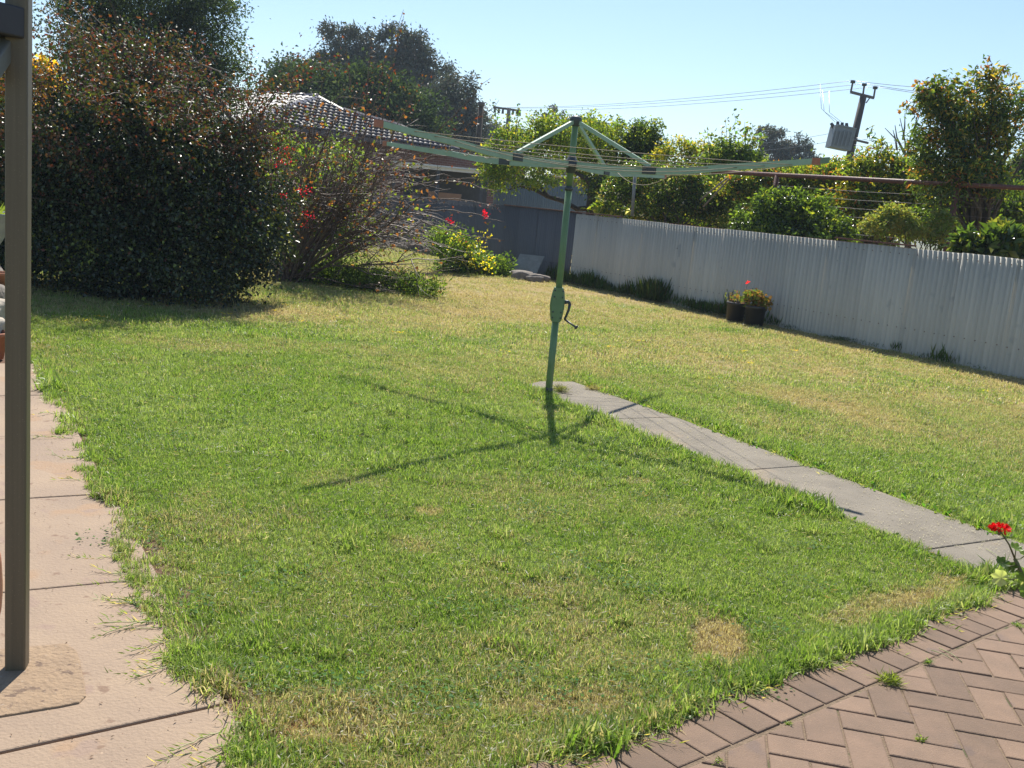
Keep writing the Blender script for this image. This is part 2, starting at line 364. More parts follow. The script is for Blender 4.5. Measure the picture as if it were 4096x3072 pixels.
# lawn path
def ab(a, b): return tuple(A_*a+B_*b)
pm = MB(); pm.add([ab(LPA[0]-.02, LP[0]-.05)+(0,), ab(LPA[0]-.02, LP[1]+.05)+(0,), ab(LPA[1], LP[1]+.05)+(0,), ab(LPA[1], LP[0]-.05)+(0,)], [(0, 3, 2, 1)])
lp = pm.build('garden_path', M_DARKSOIL); lp.location.z = -.003; tag(lp, 'narrow weathered grey concrete path from the clothesline to the brick paving', 'path', kind='structure')
JA = [LPA[0], -5.76, -4.39, -2.985, LPA[1]]
for k in range(4):
    poly = [ab(JA[k]+.006, LP[0]), ab(JA[k]+.006, LP[1]), ab(JA[k+1]-.006, LP[1]), ab(JA[k+1]-.006, LP[0])]
    if k == 0: poly = [ab(JA[0], LP[0]+.28), ab(JA[0]+.02, LP[1]-.05), ab(JA[1]-.006, LP[1]), ab(JA[1]-.006, LP[0]), ab(-6.75, LP[0]-.05), ab(-7.0, LP[0]+.05)]
    if k == 3: poly = clip_poly(poly, tuple(P0+NN*(BW+.012)), tuple(NN))
    me, c = prism(poly, .013, .05, .006, M_GREYC, 'slab'); o = bpy.data.objects.new('slab', me); COL.objects.link(o); o.parent = lp; o.location = (c[0], c[1], .005+.001*k)

# ---------------------------------------------------------------- grass
def grass_mat(name='grass_blade'):
    m, t, o = new_mat(name); L = t.links
    a = N(t, 'ShaderNodeAttribute', attribute_name='tdry'); a.attribute_type = 'INSTANCER'
    r = N(t, 'ShaderNodeAttribute', attribute_name='trnd'); r.attribute_type = 'INSTANCER'
    bb = N(t, 'ShaderNodeAttribute', attribute_name='b')
    cr = N(t, 'ShaderNodeValToRGB'); e = cr.color_ramp.elements; e[0].position = 0; e[0].color = (.125, .215, .03, 1); e[1].position = 1; e[1].color = (.46, .51, .19, 1)
    k = e.new(.45); k.color = (.225, .32, .048, 1); k = e.new(.85); k.color = (.36, .395, .145, 1)
    md = N(t, 'ShaderNodeMath', operation='MULTIPLY_ADD'); L.new(bb.outputs['Fac'], md.inputs[0]); md.inputs[1].default_value = .6
    m4 = N(t, 'ShaderNodeMath', operation='MULTIPLY'); L.new(r.outputs['Fac'], m4.inputs[0]); m4.inputs[1].default_value = .45; L.new(m4.outputs[0], md.inputs[2]); L.new(md.outputs[0], cr.inputs[0])
    cs = N(t, 'ShaderNodeValToRGB'); e = cs.color_ramp.elements; e[0].position = 0; e[0].color = (.34, .235, .115, 1); e[1].position = 1; e[1].color = (.60, .495, .32, 1)
    L.new(bb.outputs['Fac'], cs.inputs[0])
    # blade is straw where its random value (shuffled) is below the tuft's dryness
    sh = N(t, 'ShaderNodeMath', operation='MULTIPLY'); L.new(bb.outputs['Fac'], sh.inputs[0]); sh.inputs[1].default_value = 7.31
    fr = N(t, 'ShaderNodeMath', operation='FRACT'); L.new(sh.outputs[0], fr.inputs[0])
    df = N(t, 'ShaderNodeMath', operation='SUBTRACT'); L.new(a.outputs['Fac'], df.inputs[0]); L.new(fr.outputs[0], df.inputs[1])
    mr = N(t, 'ShaderNodeMapRange'); mr.inputs[1].default_value = -.12; mr.inputs[2].default_value = .12; L.new(df.outputs[0], mr.inputs[0])
    mx = N(t, 'ShaderNodeMix', data_type='RGBA'); L.new(mr.outputs[0], mx.inputs[0]); L.new(cr.outputs[0], mx.inputs[6]); L.new(cs.outputs[0], mx.inputs[7])
    b = N(t, 'ShaderNodeBsdfPrincipled'); b.inputs['Roughness'].default_value = .42; b.inputs['Specular IOR Level'].default_value = .45; L.new(mx.outputs[2], b.inputs['Base Color'])
    tr = N(t, 'ShaderNodeBsdfTranslucent'); vm = N(t, 'ShaderNodeVectorMath', operation='MULTIPLY'); vm.inputs[1].default_value = (1.4, 1.55, .9)
    L.new(mx.outputs[2], vm.inputs[0]); L.new(vm.outputs[0], tr.inputs['Color'])
    ms = N(t, 'ShaderNodeMixShader'); ms.inputs[0].default_value = .48; L.new(b.outputs[0], ms.inputs[1]); L.new(tr.outputs[0], ms.inputs[2]); L.new(ms.outputs[0], o.inputs[0]); return m
M_GRASS = grass_mat()
def tuft_mesh(i, nb, spread, hmin, hmax, w, lie):
    V = []; F = []; B = []
    r = random.Random(100+i)
    for k in range(nb):
        a = r.uniform(0, 6.283); d = spread*math.sqrt(r.random()); bx, by = d*math.cos(a), d*math.sin(a)
        h = r.uniform(hmin, hmax); az = r.uniform(0, 6.283); lean = r.uniform(.1, lie); ww = w*r.uniform(.7, 1.2)
        dx, dy = math.cos(az), math.sin(az); sx, sy = -dy*ww/2, dx*ww/2
        m1 = (bx+dx*h*lean*.45, by+dy*h*lean*.45, h*.55*math.cos(lean*.6)); tp = (bx+dx*h*lean*1.0, by+dy*h*lean*1.0, h*max(.15, math.cos(lean*.95)))
        b = len(V); V += [(bx-sx, by-sy, -.01), (bx+sx, by+sy, -.01), (m1[0]+sx*.8, m1[1]+sy*.8, m1[2]), (m1[0]-sx*.8, m1[1]-sy*.8, m1[2]), tp]
        F += [(b, b+1, b+2), (b, b+2, b+3), (b+3, b+2, b+4)]; B += [r.random()]*5
    return fast_mesh('grass_tuft', np.array(V), np.array(F), M_GRASS, {'b': np.array(B)})
def grass_group(coll):
    ng = bpy.data.node_groups.new('grass_instancer', 'GeometryNodeTree')
    ng.interface.new_socket('Geometry', in_out='INPUT', socket_type='NodeSocketGeometry'); ng.interface.new_socket('Geometry', in_out='OUTPUT', socket_type='NodeSocketGeometry')
    gi = ng.nodes.new('NodeGroupInput'); go_ = ng.nodes.new('NodeGroupOutput'); iop = ng.nodes.new('GeometryNodeInstanceOnPoints'); ci = ng.nodes.new('GeometryNodeCollectionInfo')
    ci.inputs['Collection'].default_value = coll; ci.inputs['Separate Children'].default_value = True; ci.inputs['Reset Children'].default_value = True
    def att(nm, ty):
        n = ng.nodes.new('GeometryNodeInputNamedAttribute'); n.data_type = ty; n.inputs['Name'].default_value = nm; return n
    L = ng.links; sc_ = att('scl', 'FLOAT'); ro = att('rot', 'FLOAT_VECTOR')
    L.new(gi.outputs[0], iop.inputs['Points']); L.new(ci.outputs[0], iop.inputs['Instance']); iop.inputs['Pick Instance'].default_value = True
    L.new(sc_.outputs[0], iop.inputs['Scale'])
    e2r = ng.nodes.new('FunctionNodeEulerToRotation'); L.new(ro.outputs[0], e2r.inputs[0]); L.new(e2r.outputs[0], iop.inputs['Rotation'])
    L.new(iop.outputs[0], go_.inputs[0]); return ng
def inst_points(name, P, scl, rot, tdry, trnd, coll):
    me = bpy.data.meshes.new(name); n = len(P); me.vertices.add(n); me.vertices.foreach_set('co', np.asarray(P, np.float32).ravel())
    for nm, a in (('scl', scl), ('tdry', tdry), ('trnd', trnd)):
        t = me.attributes.new(nm, 'FLOAT', 'POINT'); t.data.foreach_set('value', np.asarray(a, np.float32))
    t = me.attributes.new('rot', 'FLOAT_VECTOR', 'POINT'); t.data.foreach_set('vector', np.asarray(rot, np.float32).ravel())
    o = link(name, me); md = o.modifiers.new('scatter', 'NODES'); md.node_group = grass_group(coll); return o
TC = bpy.data.collections.new('grass_tufts')
for i in range(10):
    me = tuft_mesh(i, 20, .024, .011, .034, .0029, 1.35); TC.objects.link(bpy.data.objects.new('grass_tuft', me))
TF = bpy.data.collections.new('far_grass_tufts')
for i in range(6):
    me = tuft_mesh(50+i, 22, .07, .02, .042, .006, 1.3); TF.objects.link(bpy.data.objects.new('grass_tuft', me))
def scatter(y0, y1, dens, coll, name, base, pad=0):
    # only the wedge the camera (and a step to either side) can see
    A = []; 
    xs0, xs1 = -.62*y1-1.3, .62*y1+1.3
    n = int((xs1-xs0)*(y1-y0)*dens); x = rng.uniform(xs0, xs1, n); y = rng.uniform(y0, y1, n)
    k = (np.abs(x) < .62*y+.9) & in_lawn(x, y); x, y = x[k], y[k]
    d = dryness(x, y); thin = rng.random(len(x)) < np.where(d > .85, .8, 1.0)
    cl = fbm(x, y, .35, 60); thin &= rng.random(len(x)) < (.75+.5*cl)*(1-.85*bare(x, y))
    x, y, d = x[thin], y[thin], d[thin]; n = len(x)
    vl = x*Vv[0]+y*Vv[1]; ul = x*U[0]+y*U[1]; dbr = (x-P0[0])*NN[0]+(y-P0[1])*NN[1]
    P = np.stack([x, y, np.where(((vl < PATH_V+.015) & (ul < 8.0)) | (dbr < BW+.01), .017, -.004)], -1)
    edge = np.clip(1 - .0*x, 0, 1); bb = x*B_[0]+y*B_[1]; nearp = (np.exp(-((bb-5.0)/.12)**2)+np.exp(-((bb-4.14)/.12)**2))*((x*A_[0]+y*A_[1]) > -7.4)
    dbr = (x-P0[0])*NN[0]+(y-P0[1])*NN[1]; nearb = np.exp(-((dbr-BW)/.09)**2); vl = x*Vv[0]+y*Vv[1]; nearl = np.exp(-((vl-PATH_V)/.08)**2)
    s = base*(.75+.5*rng.random(n))*(1 - .35*np.clip(d, 0, 1))*(.8+.5*fbm(x, y, .5, 70))*(1+.55*sstep(.74, .9, vnoise(x, y, .16, 140)))*(1-.35*sstep(.7, .9, vnoise(x, y, .21, 150)))*(1+.55*nearp+.75*nearb+.4*nearl)
    rot = np.stack([rng.normal(0, .18, n), rng.normal(0, .18, n), rng.uniform(0, 6.283, n)], -1)
    return inst_points(name, P, s, rot, np.clip(d+rng.normal(0, .05, n), 0, 1.2), np.clip(fbm(x, y, .45, 80)*1.2-.1+rng.normal(0, .15, n), 0, 1), coll)
for args in ((2.0, 5.2, 3600, TC, 1.0), (5.2, 9.5, 1300, TC, 1.25), (9.5, 16, 260, TF, .95), (16, 30, 110, TF, 1.0)):
    o = scatter(args[0], args[1], args[2], args[3], 'grass', args[4])
    tag(o, {2.0: 'short green lawn grass close to the brick border and left path', 5.2: 'lawn grass around the clothesline post and grey path', 9.5: 'patchy green and straw grass beyond the clothesline', 16: 'dry straw coloured grass before the dark back fence'}[args[0]], 'grass', kind='stuff')

# runners (couch grass stolons) creeping over the paving edges, clippings
def colmesh_leaves(name, P, D, Nn, Ln, Wd, C, mat, fold=.25, parent=None, curl=0.0):
    """leaves: base P, direction D, normal Nn, length, width, colour -> one mesh, 2 tris each"""
    n = len(P); Sd = np.cross(D, Nn); Sd /= np.linalg.norm(Sd, axis=1, keepdims=True)+1e-9
    mid = P + D*(Ln*.45)[:, None]; tip = P + D*Ln[:, None] - Nn*(Ln*curl)[:, None]
    l = mid + Sd*(Wd*.5)[:, None] + Nn*(Wd*fold)[:, None]; r = mid - Sd*(Wd*.5)[:, None] + Nn*(Wd*fold)[:, None]
    V = np.stack([P, l, tip, r], 1).reshape(-1, 3); i = np.arange(n)*4
    F = np.concatenate([np.stack([i, i+1, i+2], -1), np.stack([i, i+2, i+3], -1)]); Cc = np.repeat(C, 4, axis=0)
    return link(name, fast_mesh(name, V, F, mat, {'col': Cc}), parent)
def unit(a): return a/(np.linalg.norm(a, axis=-1, keepdims=True)+1e-9)
rb = MB(); RP = []; RD = []; RC = []
def runner(p, d, L):
    d = np.array(d)/np.linalg.norm(d); pts = []; q = np.array(p, float); a = math.atan2(d[1], d[0]); z = .02
    n = max(4, int(L/.018))
    for i in range(n+1):
        pts.append((q[0], q[1], z)); a += random.gauss(0, .09); q = q+np.array((math.cos(a), math.sin(a)))*L/n; z = max(.012, min(.03, z+random.gauss(0, .003)))
        for s_ in (-1, 1):
            if random.random() < .8:
                aa = a + s_*random.uniform(.3, .9); RP.append((q[0], q[1], z)); RD.append((math.cos(aa), math.sin(aa), random.uniform(.1, .8))); RC.append(random.random())
    rb.tube(pts, [.0017]*len(pts), 4)
for k in range(44):      # left path edge
    u = random.uniform(1.9, 6.6) if k % 2 else random.uniform(1.9, 3.4)
    p = U*u+Vv*(PATH_V-.05); d = -Vv + U*random.uniform(-.5, .6); runner((p[0], p[1]), d, random.uniform(.06, .2 if k % 6 else .34))
for k in range(64):      # brick border
    s_ = random.uniform(-1.1, 1.9); p = P0+E_*s_+NN*(BW+.0); d = -NN+E_*random.uniform(-.9, 1.1); runner((p[0], p[1]), d, random.uniform(.03, .10 if k % 5 else .17))
for k in range(14):      # lawn path
    a = random.uniform(-7, -3); p = ab(a, LP[1]+.0); d = -B_+A_*random.uniform(-1, 1); runner(p, d, random.uniform(.04, .1))
ro_ = rb.build('grass_runners', pbr('runner_stem', (.42, .40, .20), (.25, .30, .10), 40, .6)); tag(ro_, 'pale couch grass runners creeping over the paving edges', 'grass', kind='stuff')
RP = np.array(RP); RD = unit(np.array(RD)); n = len(RP); RC = np.array(RC)
cols = np.where((RC < .7)[:, None], np.array((.13, .21, .045))*(.7+.6*rng.random((n, 1))), np.array((.42, .38, .2)))
lv = colmesh_leaves('runner_blades', RP, RD, unit(np.cross(RD, rng.normal(size=(n, 3)))), rng.uniform(.018, .042, n), rng.uniform(.003, .0045, n), cols, M_LEAF, parent=ro_)
lv['kind'] = 'stuff'
# pale clippings and fallen bits on lawn and path
n = 17000; yy = 2.1+15*rng.random(n)**1.7; xx = rng.uniform(-1, 1, n)*(.6*yy+.3); k = in_lawn(xx, yy)
xx, yy = xx[k], yy[k]; n = len(xx); D = unit(np.stack([rng.normal(size=n), rng.normal(size=n), rng.normal(size=n)*.3], -1))
C = np.where(rng.random((n, 1)) < .75, np.array((.58, .55, .44)), np.array((.36, .26, .15)))*rng.uniform(.7, 1.15, (n, 1))
cl = colmesh_leaves('grass_clippings', np.stack([xx, yy, rng.uniform(.018, .038, n)], -1), D, unit(np.cross(D, rng.normal(size=(n, 3)))), rng.uniform(.01, .035, n)*(1+yy*.03), rng.uniform(.002, .0045, n)*(1+yy*.05), C, M_MATTE)
tag(cl, 'pale dry clippings lying all over the lawn', 'clippings', kind='stuff')
n = 2600; aa = rng.uniform(LPA[0]+.05, -2.2, n); bb = rng.uniform(LP[0]+.02, LP[1]-.02, n); pz = np.outer(aa, A_)+np.outer(bb, B_); k = (fbm(pz[:, 0], pz[:, 1], .5, 90) + .22*rng.random(n) > .5); pz = pz[k]; n = len(pz)
D = unit(np.stack([rng.normal(size=n), rng.normal(size=n), rng.normal(size=n)*.12], -1)); nz = unit(np.stack([rng.normal(0, .25, n), rng.normal(0, .25, n), np.ones(n)], -1))
cl = colmesh_leaves('path_clippings', np.column_stack([pz, np.full(n, .0235)]), D, nz, rng.uniform(.006, .022, n), rng.uniform(.0022, .005, n), np.array((.62, .58, .40))*rng.uniform(.7, 1.2, (n, 1)), M_MATTE, fold=.1)
tag(cl, 'fine pale grass clippings sprinkled on the grey garden path', 'clippings', kind='stuff')
# small broad-leaved weeds in the lawn
def rosette(n_spots, ywin, size, col, name, label, cat, fl=None):
    P = []; D = []; C = []; S_ = []
    for _ in range(n_spots):
        for _t in range(50):
            y = random.uniform(*ywin); x = random.uniform(-.5, .5)*y
            if bool(in_lawn(x, y)): break
        for j in range(random.randint(5, 11)):
            a = random.uniform(0, 6.28); q = random.uniform(0, .05); P.append((x+q*math.cos(a), y+q*math.sin(a), .02)); D.append((math.cos(a), math.sin(a), random.uniform(.1, .8))); C.append([k*random.uniform(.7, 1.2) for k in col]); S_.append(random.uniform(.6, 1.2)*size)
    P = np.array(P); D = unit(np.array(D)); S_ = np.array(S_); up_ = np.tile((0, 0, 1.), (len(P), 1)); o = colmesh_leaves(name, P, D, unit(up_-D*(D@np.array((0, 0, 1.)))[:, None]), S_, S_*.6, np.array(C), M_MATTE); tag(o, label, cat, kind='stuff')
rosette(60, (4, 13), .028, (.07, .14, .03), 'lawn_weeds', 'dark green broad leaved weeds scattered in the lawn', 'weeds')
rosette(22, (9, 12.5), .03, (.75, .62, .06), 'yellow_lawn_flowers', 'tiny yellow flowers in the lawn left of the clothesline', 'flowers')
# edge weeds along garden path: slightly taller dark clumps
P = []; D = []; C = []; S_ = []
for _ in range(70):
    a = random.uniform(-7.1, -2.4); b = (LP[1]+random.uniform(.0, .09)) if random.random() < .65 else LP[0]-random.uniform(0, .07); x, y = ab(a, b)
    for j in range(12):
        q = random.uniform(0, .07); t = random.uniform(0, 6.28); P.append((x+q*math.cos(t), y+q*math.sin(t), .01)); D.append((math.cos(t)*.8, math.sin(t)*.8, random.uniform(.4, 1.2))); C.append([k*random.uniform(.7, 1.3) for k in (.08, .15, .03)]); S_.append(random.uniform(.02, .045))
P = np.array(P); D = unit(np.array(D)); S_ = np.array(S_); n = len(P)
o = colmesh_leaves('edge_weeds', P, D, unit(np.cross(D, rng.normal(size=(n, 3)))), S_, S_*.5, np.array(C), M_LEAF); tag(o, 'leafy green weeds crowding the edges of the garden path', 'weeds', kind='stuff')
P = []; D = []; C = []; S_ = []
for _ in range(85):
    y = 2.6+random.random()**1.3*11; x = random.uniform(-.5, .5)*y; rr = random.uniform(.05, .16)
    if not bool(in_lawn(x, y)): continue
    for j in range(int(900*rr)):
        a = random.uniform(0, 6.28); q = rr*math.sqrt(random.random()); b = random.uniform(0, 6.28); P.append((x+q*math.cos(a)*1.5, y+q*math.sin(a), random.uniform(.012, .03))); D.append((math.cos(b), math.sin(b), random.uniform(-.1, .4))); C.append([k*random.uniform(.7, 1.25) for k in (.10, .19, .045)]); S_.append(random.uniform(.009, .018))
P = np.array(P); D = unit(np.array(D)); S_ = np.array(S_); n = len(P); up_ = np.tile((0, 0, 1.), (n, 1))
o = colmesh_leaves('clover', P, D, unit(up_-D*D[:, 2:3]+rng.normal(0, .25, (n, 3))), S_, S_*.85, np.array(C), M_MATTE, fold=.1); tag(o, 'small round leaved clover patches mixed into the lawn', 'clover', kind='stuff')
n = 420; uu = rng.uniform(1.7, 7.5, n); vv_ = PATH_V - np.abs(rng.normal(0, .45, n)) - .02; pz = np.outer(uu, U)+np.outer(vv_, Vv); D = unit(np.stack([rng.normal(size=n), rng.normal(size=n), rng.normal(size=n)*.1], -1))
o = colmesh_leaves('path_litter', np.column_stack([pz, np.full(n, .0225)]), D, unit(np.stack([rng.normal(0, .2, n), rng.normal(0, .2, n), np.ones(n)], -1)), rng.uniform(.003, .016, n), rng.uniform(.002, .005, n), np.where(rng.random((n, 1)) < .6, np.array((.13, .08, .05)), np.array((.5, .42, .3)))*rng.uniform(.6, 1.2, (n, 1)), M_MATTE); tag(o, 'specks of leaf litter and grit on the pinkish path', 'litter', kind='stuff')
# grass clumps dropped beside the pole, tufts in the paving joints
def clump(name, x, y, r, h, col, label, cat, n=420, z=.012):
    P = np.stack([x+rng.normal(0, r*.5, n), y+rng.normal(0, r*.5, n), z+rng.random(n)*h*.5], -1); D = unit(np.stack([rng.normal(size=n), rng.normal(size=n), np.abs(rng.normal(size=n))*.6], -1))
    o = colmesh_leaves(name, P, D, unit(np.cross(D, rng.normal(size=(n, 3)))), rng.uniform(.3, .9, n)*h, rng.uniform(.0025, .004, n), np.array(col)*rng.uniform(.6, 1.3, (n, 1)), M_LEAF); return tag(o, label, cat)
q = gnd(560, 391, .0185); clump('grass_clod', q.x, q.y, .055, .07, (.12, .14, .06), 'small dark clod of cut grass on the path just right of the clothesline pole', 'clod')
q = gnd(593, 389, .0185); clump('grass_clod', q.x, q.y, .055, .05, (.20, .19, .10), 'second clod of cut grass at the far edge of the path behind the pole', 'clod')
q = gnd(890, 683, .0185); clump('paving_tuft', q.x, q.y, .03, .05, (.15, .20, .05), 'largest tuft of grass growing in the paving joint below the border', 'grass tuft', 300)
q = gnd(928, 663, .0185); clump('paving_tuft', q.x, q.y, .012, .03, (.12, .20, .05), 'small grass tuft in the joint where two dry stems lie', 'grass tuft', 60)
q = gnd(921, 740, .0185); clump('paving_tuft', q.x, q.y, .012, .022, (.12, .18, .05), 'small green tuft in a herringbone joint lower right', 'grass tuft', 60)
q = gnd(788, 724, .0185); clump('paving_tuft', q.x, q.y, .008, .02, (.12, .18, .05), 'smallest tuft, in the long joint near the bottom edge', 'grass tuft', 40)
q = gnd(718, 762, .0185); clump('paving_tuft', q.x, q.y, .012, .025, (.12, .18, .05), 'grass tuft at the border joint near the bottom of the picture', 'grass tuft', 50)
q = gnd(1017, 626, .0185); clump('paving_tuft', q.x, q.y, .015, .03, (.12, .20, .05), 'grass tuft in the border joint at the right edge', 'grass tuft', 70)
# dry grass stems lying loose on the pavers
for k, (a, b_, lab) in enumerate((((938, 654), (961, 668), 'longer of two crossed straw stems on the pavers'), ((930, 656), (952, 666), 'shorter of two crossed straw stems on the pavers'), ((985, 553), (1002, 566), 'straw stem lying on the end of the brick border'))):
    pa, pb = gnd(*a), gnd(*b_); m = MB(); m.tube([pa+Vector((0, 0, .024)), (pa+pb)/2+Vector((.004, 0, .028)), pb+Vector((0, 0, .023))], .0016, 5)
    tag(m.build('straw_stem', bpy.data.materials['runner_stem']), lab, 'straw')
pa, pb = gnd(553, 397.5), gnd(572, 397.5); m = MB(); m.tube([pa+Vector((0, 0, .024)), (pa+pb)/2+Vector((0, .01, .03)), pb+Vector((0, 0, .024))], [.004, .003, .002], 5)
tag(m.build('twig', M_BARK), 'short dark twig on the path at the foot of the clothesline pole', 'twig')

# ---------------------------------------------------------------- foliage builders
def foliage(name, blobs, n, size, palette, mat, parent, nclump=60, sig=.16, aspect=.55, shell=.45, zcol=None, droop=0.0, seed=0, fill=.15, up_bias=.0):
    """blobs: (cx,cy,cz, rx,ry,rz). leaves gathered in clumps spread through each blob; palette: [(w,(r,g,b))...]"""
    r = np.random.default_rng(1000+seed); B = np.array([b[:6] for b in blobs], float); vol = B[:, 3]*B[:, 4]*B[:, 5]; w = vol**.8; w /= w.sum()
    bi = r.choice(len(B), nclump, p=w); d = unit(r.normal(size=(nclump, 3))); rad = shell + (1-shell)*r.random(nclump)**.6
    Cc = B[bi, :3] + d*rad[:, None]*B[bi, 3:6]
    cs = (B[bi, 3:6].mean(1))*sig*r.uniform(.6, 1.5, nclump)
    ci = r.choice(nclump, n, p=(cs**1.6)/(cs**1.6).sum()); P = Cc[ci] + r.normal(size=(n, 3))*cs[ci][:, None]*np.array((1, 1, .85))
    nf = int(n*fill)
    if nf:
        fb = r.choice(len(B), nf, p=w); dd = unit(r.normal(size=(nf, 3)))*(r.random((nf, 1))**.4); P[:nf] = B[fb, :3]+dd*B[fb, 3:6]*.92
    P[:, 2] = np.maximum(P[:, 2], .03)
    outw = unit(P - B[bi[ci], :3] + 1e-6); D = unit(r.normal(size=(n, 3)) + outw*.7 + np.array((0, 0, -droop+up_bias)))
    Nn = unit(np.cross(D, r.normal(size=(n, 3)))); Nn = np.where(Nn[:, 2:3] < 0, -Nn, Nn)
    pw = np.array([p[0] for p in palette], float); pc = np.array([p[1] for p in palette]); cw = r.dirichlet(pw/pw.sum()*4.0, nclump)   # each clump leans to its own mix
    cum = np.cumsum(cw, 1)[ci]; pick = (r.random((n, 1)) > cum).sum(1).clip(0, len(pc)-1); C = pc[pick]*r.uniform(.7, 1.3, (n, 1))
    if zcol is not None: C = zcol(P, C, r)
    Ln = size*r.uniform(.6, 1.35, n)
    return colmesh_leaves(name, P, D, Nn, Ln, Ln*aspect, C, mat, parent=parent, curl=.15), Cc
def limbs(parent, base, Cc, r0, mat, nb=18, name='branch', seed=0, hfrac=.4, trunk_top=None, minr=.006, n=6):
    r = random.Random(seed); base = Vector(base); top = Vector(trunk_top) if trunk_top is not None else base+Vector((0, 0, (max(c[2] for c in Cc)-base.z)*hfrac))
    m = MB(); mid = (base+top)/2+Vector((r.uniform(-.1, .1), r.uniform(-.1, .1), 0))*(top-base).length*.3
    m.tube([base-Vector((0, 0, .05)), mid, top], [r0*1.15, r0*.9, r0*.7], 10); m.build('trunk', mat, parent)
    idx = list(range(len(Cc))); r.shuffle(idx)
    for i in idx[:nb]:
        m = MB(); e = Vector(Cc[i]); s0 = base.lerp(top, r.uniform(.55, 1)); k = (e-s0); p1 = s0+k*.35+Vector((r.uniform(-1, 1), r.uniform(-1, 1), r.uniform(0, 1)))*k.length*.1; p2 = s0+k*.7+Vector((r.uniform(-1, 1), r.uniform(-1, 1), r.uniform(-.3, .8)))*k.length*.1
        m.tube([s0, p1, p2, e], [r0*.5, r0*.3, r0*.16, minr], n); m.build(name, mat, parent)
def plant(name, base, label, cat, blobs, n, size, palette, mat=None, trunk_r=.08, bark=None, nb=18, group=None, seed=0, hfrac=.4, trunk_top=None, crown='crown', **kw):
    t = empty(name, base, label, cat, group); c, Cc = foliage(crown, blobs, n, size, palette, mat or M_LEAF, t, seed=seed, **kw)
    if trunk_r: limbs(t, base, Cc, trunk_r, bark or M_BARK, nb, seed=seed, hfrac=hfrac, trunk_top=trunk_top)
    return t, Cc
def blob(px, py, Y, rx, rz, ry=None):    # radii in pixels at depth Y
    p = at(px, py, Y); s_ = Y/FPX; return (p.x, p.y, p.z, rx*s_, (ry if ry is not None else max(rx, rz)*s_*.8), rz*s_)

G_D = (.030, .055, .018); G_M = (.055, .10, .025); G_L = (.12, .19, .035); G_Y = (.22, .26, .045); OR = (.30, .13, .04); RD_ = (.22, .05, .035); YL = (.34, .30, .05)
exec_parts = True
# ---------------------------------------------------------------- big bougainvillea on the left
def bougcol(P, C, r):
    h = P[:, 2]; cl = fbm(P[:, 0]*1.0+P[:, 2]*.7, P[:, 1]*.6+P[:, 2], .45, 50); p = sstep(.8, 2.4, h)*sstep(.46, .72, cl)*.75 + .02
    ed = r.random(len(P)) < p; cc = np.where(r.random((len(P), 1)) < .6, np.array((.17, .085, .035)), np.array((.17, .05, .04)))
    C = np.where(ed[:, None], cc*r.uniform(.7, 1.4, (len(P), 1)), C); return C
bl = [(-5.1, 12.0, 1.0, 1.2, 1.0, 1.0), (-4.05, 12.2, .95, 1.0, 1.0, .95), (-4.6, 11.8, 1.75, 1.0, .8, .6), (-3.85, 12.2, 1.6, .65, .7, .55), (-5.6, 12.0, 1.5, .8, .8, .65), (-4.2, 11.9, .6, 1.3, .9, .6), (-5.9, 12.2, .9, .9, 1.0, .9), (-3.2, 12.6, 1.2, .35, .5, .55), (-3.1, 12.6, .75, .3, .4, .3),
  (-6.8, 12.9, 1.2, .9, .9, .9), (-4.9, 11.9, 2.15, .5, .5, .35), (-3.5, 12.4, 1.9, .3, .4, .25), (-4.9, 11.1, 1.75, .8, .6, .5), (-5.8, 11.2, 1.3, .7, .6, .6), (-4.0, 11.35, 1.5, .6, .5, .5), (-5.3, 11.4, .35, 1.0, .5, .4), (-4.2, 11.5, .3, 1.0, .5, .35), (-3.6, 12.0, .35, .5, .5, .35), (-6.2, 11.8, .5, .8, .6, .5), (-3.6, 11.9, 1.0, .45, .5, .45), (-4.5, 12.0, 2.35, .3, .35, .3), (-5.3, 11.8, 2.1, .35, .4, .3)]
t, Cc = plant('bougainvillea', (-4.4, 12.2, 0), 'huge dense bougainvillea with reddish leaf tips and dark base left of the lawn', 'bush', bl, 135000, .046, [(4, (.014, .027, .012)), (3, (.030, .055, .017)), (1.2, (.07, .09, .025)), (.4, G_Y)], M_BOUG, .10, M_BARK, 60, seed=1, nclump=400, sig=.14, shell=.5, zcol=bougcol, droop=.5, aspect=.7, fill=.28)
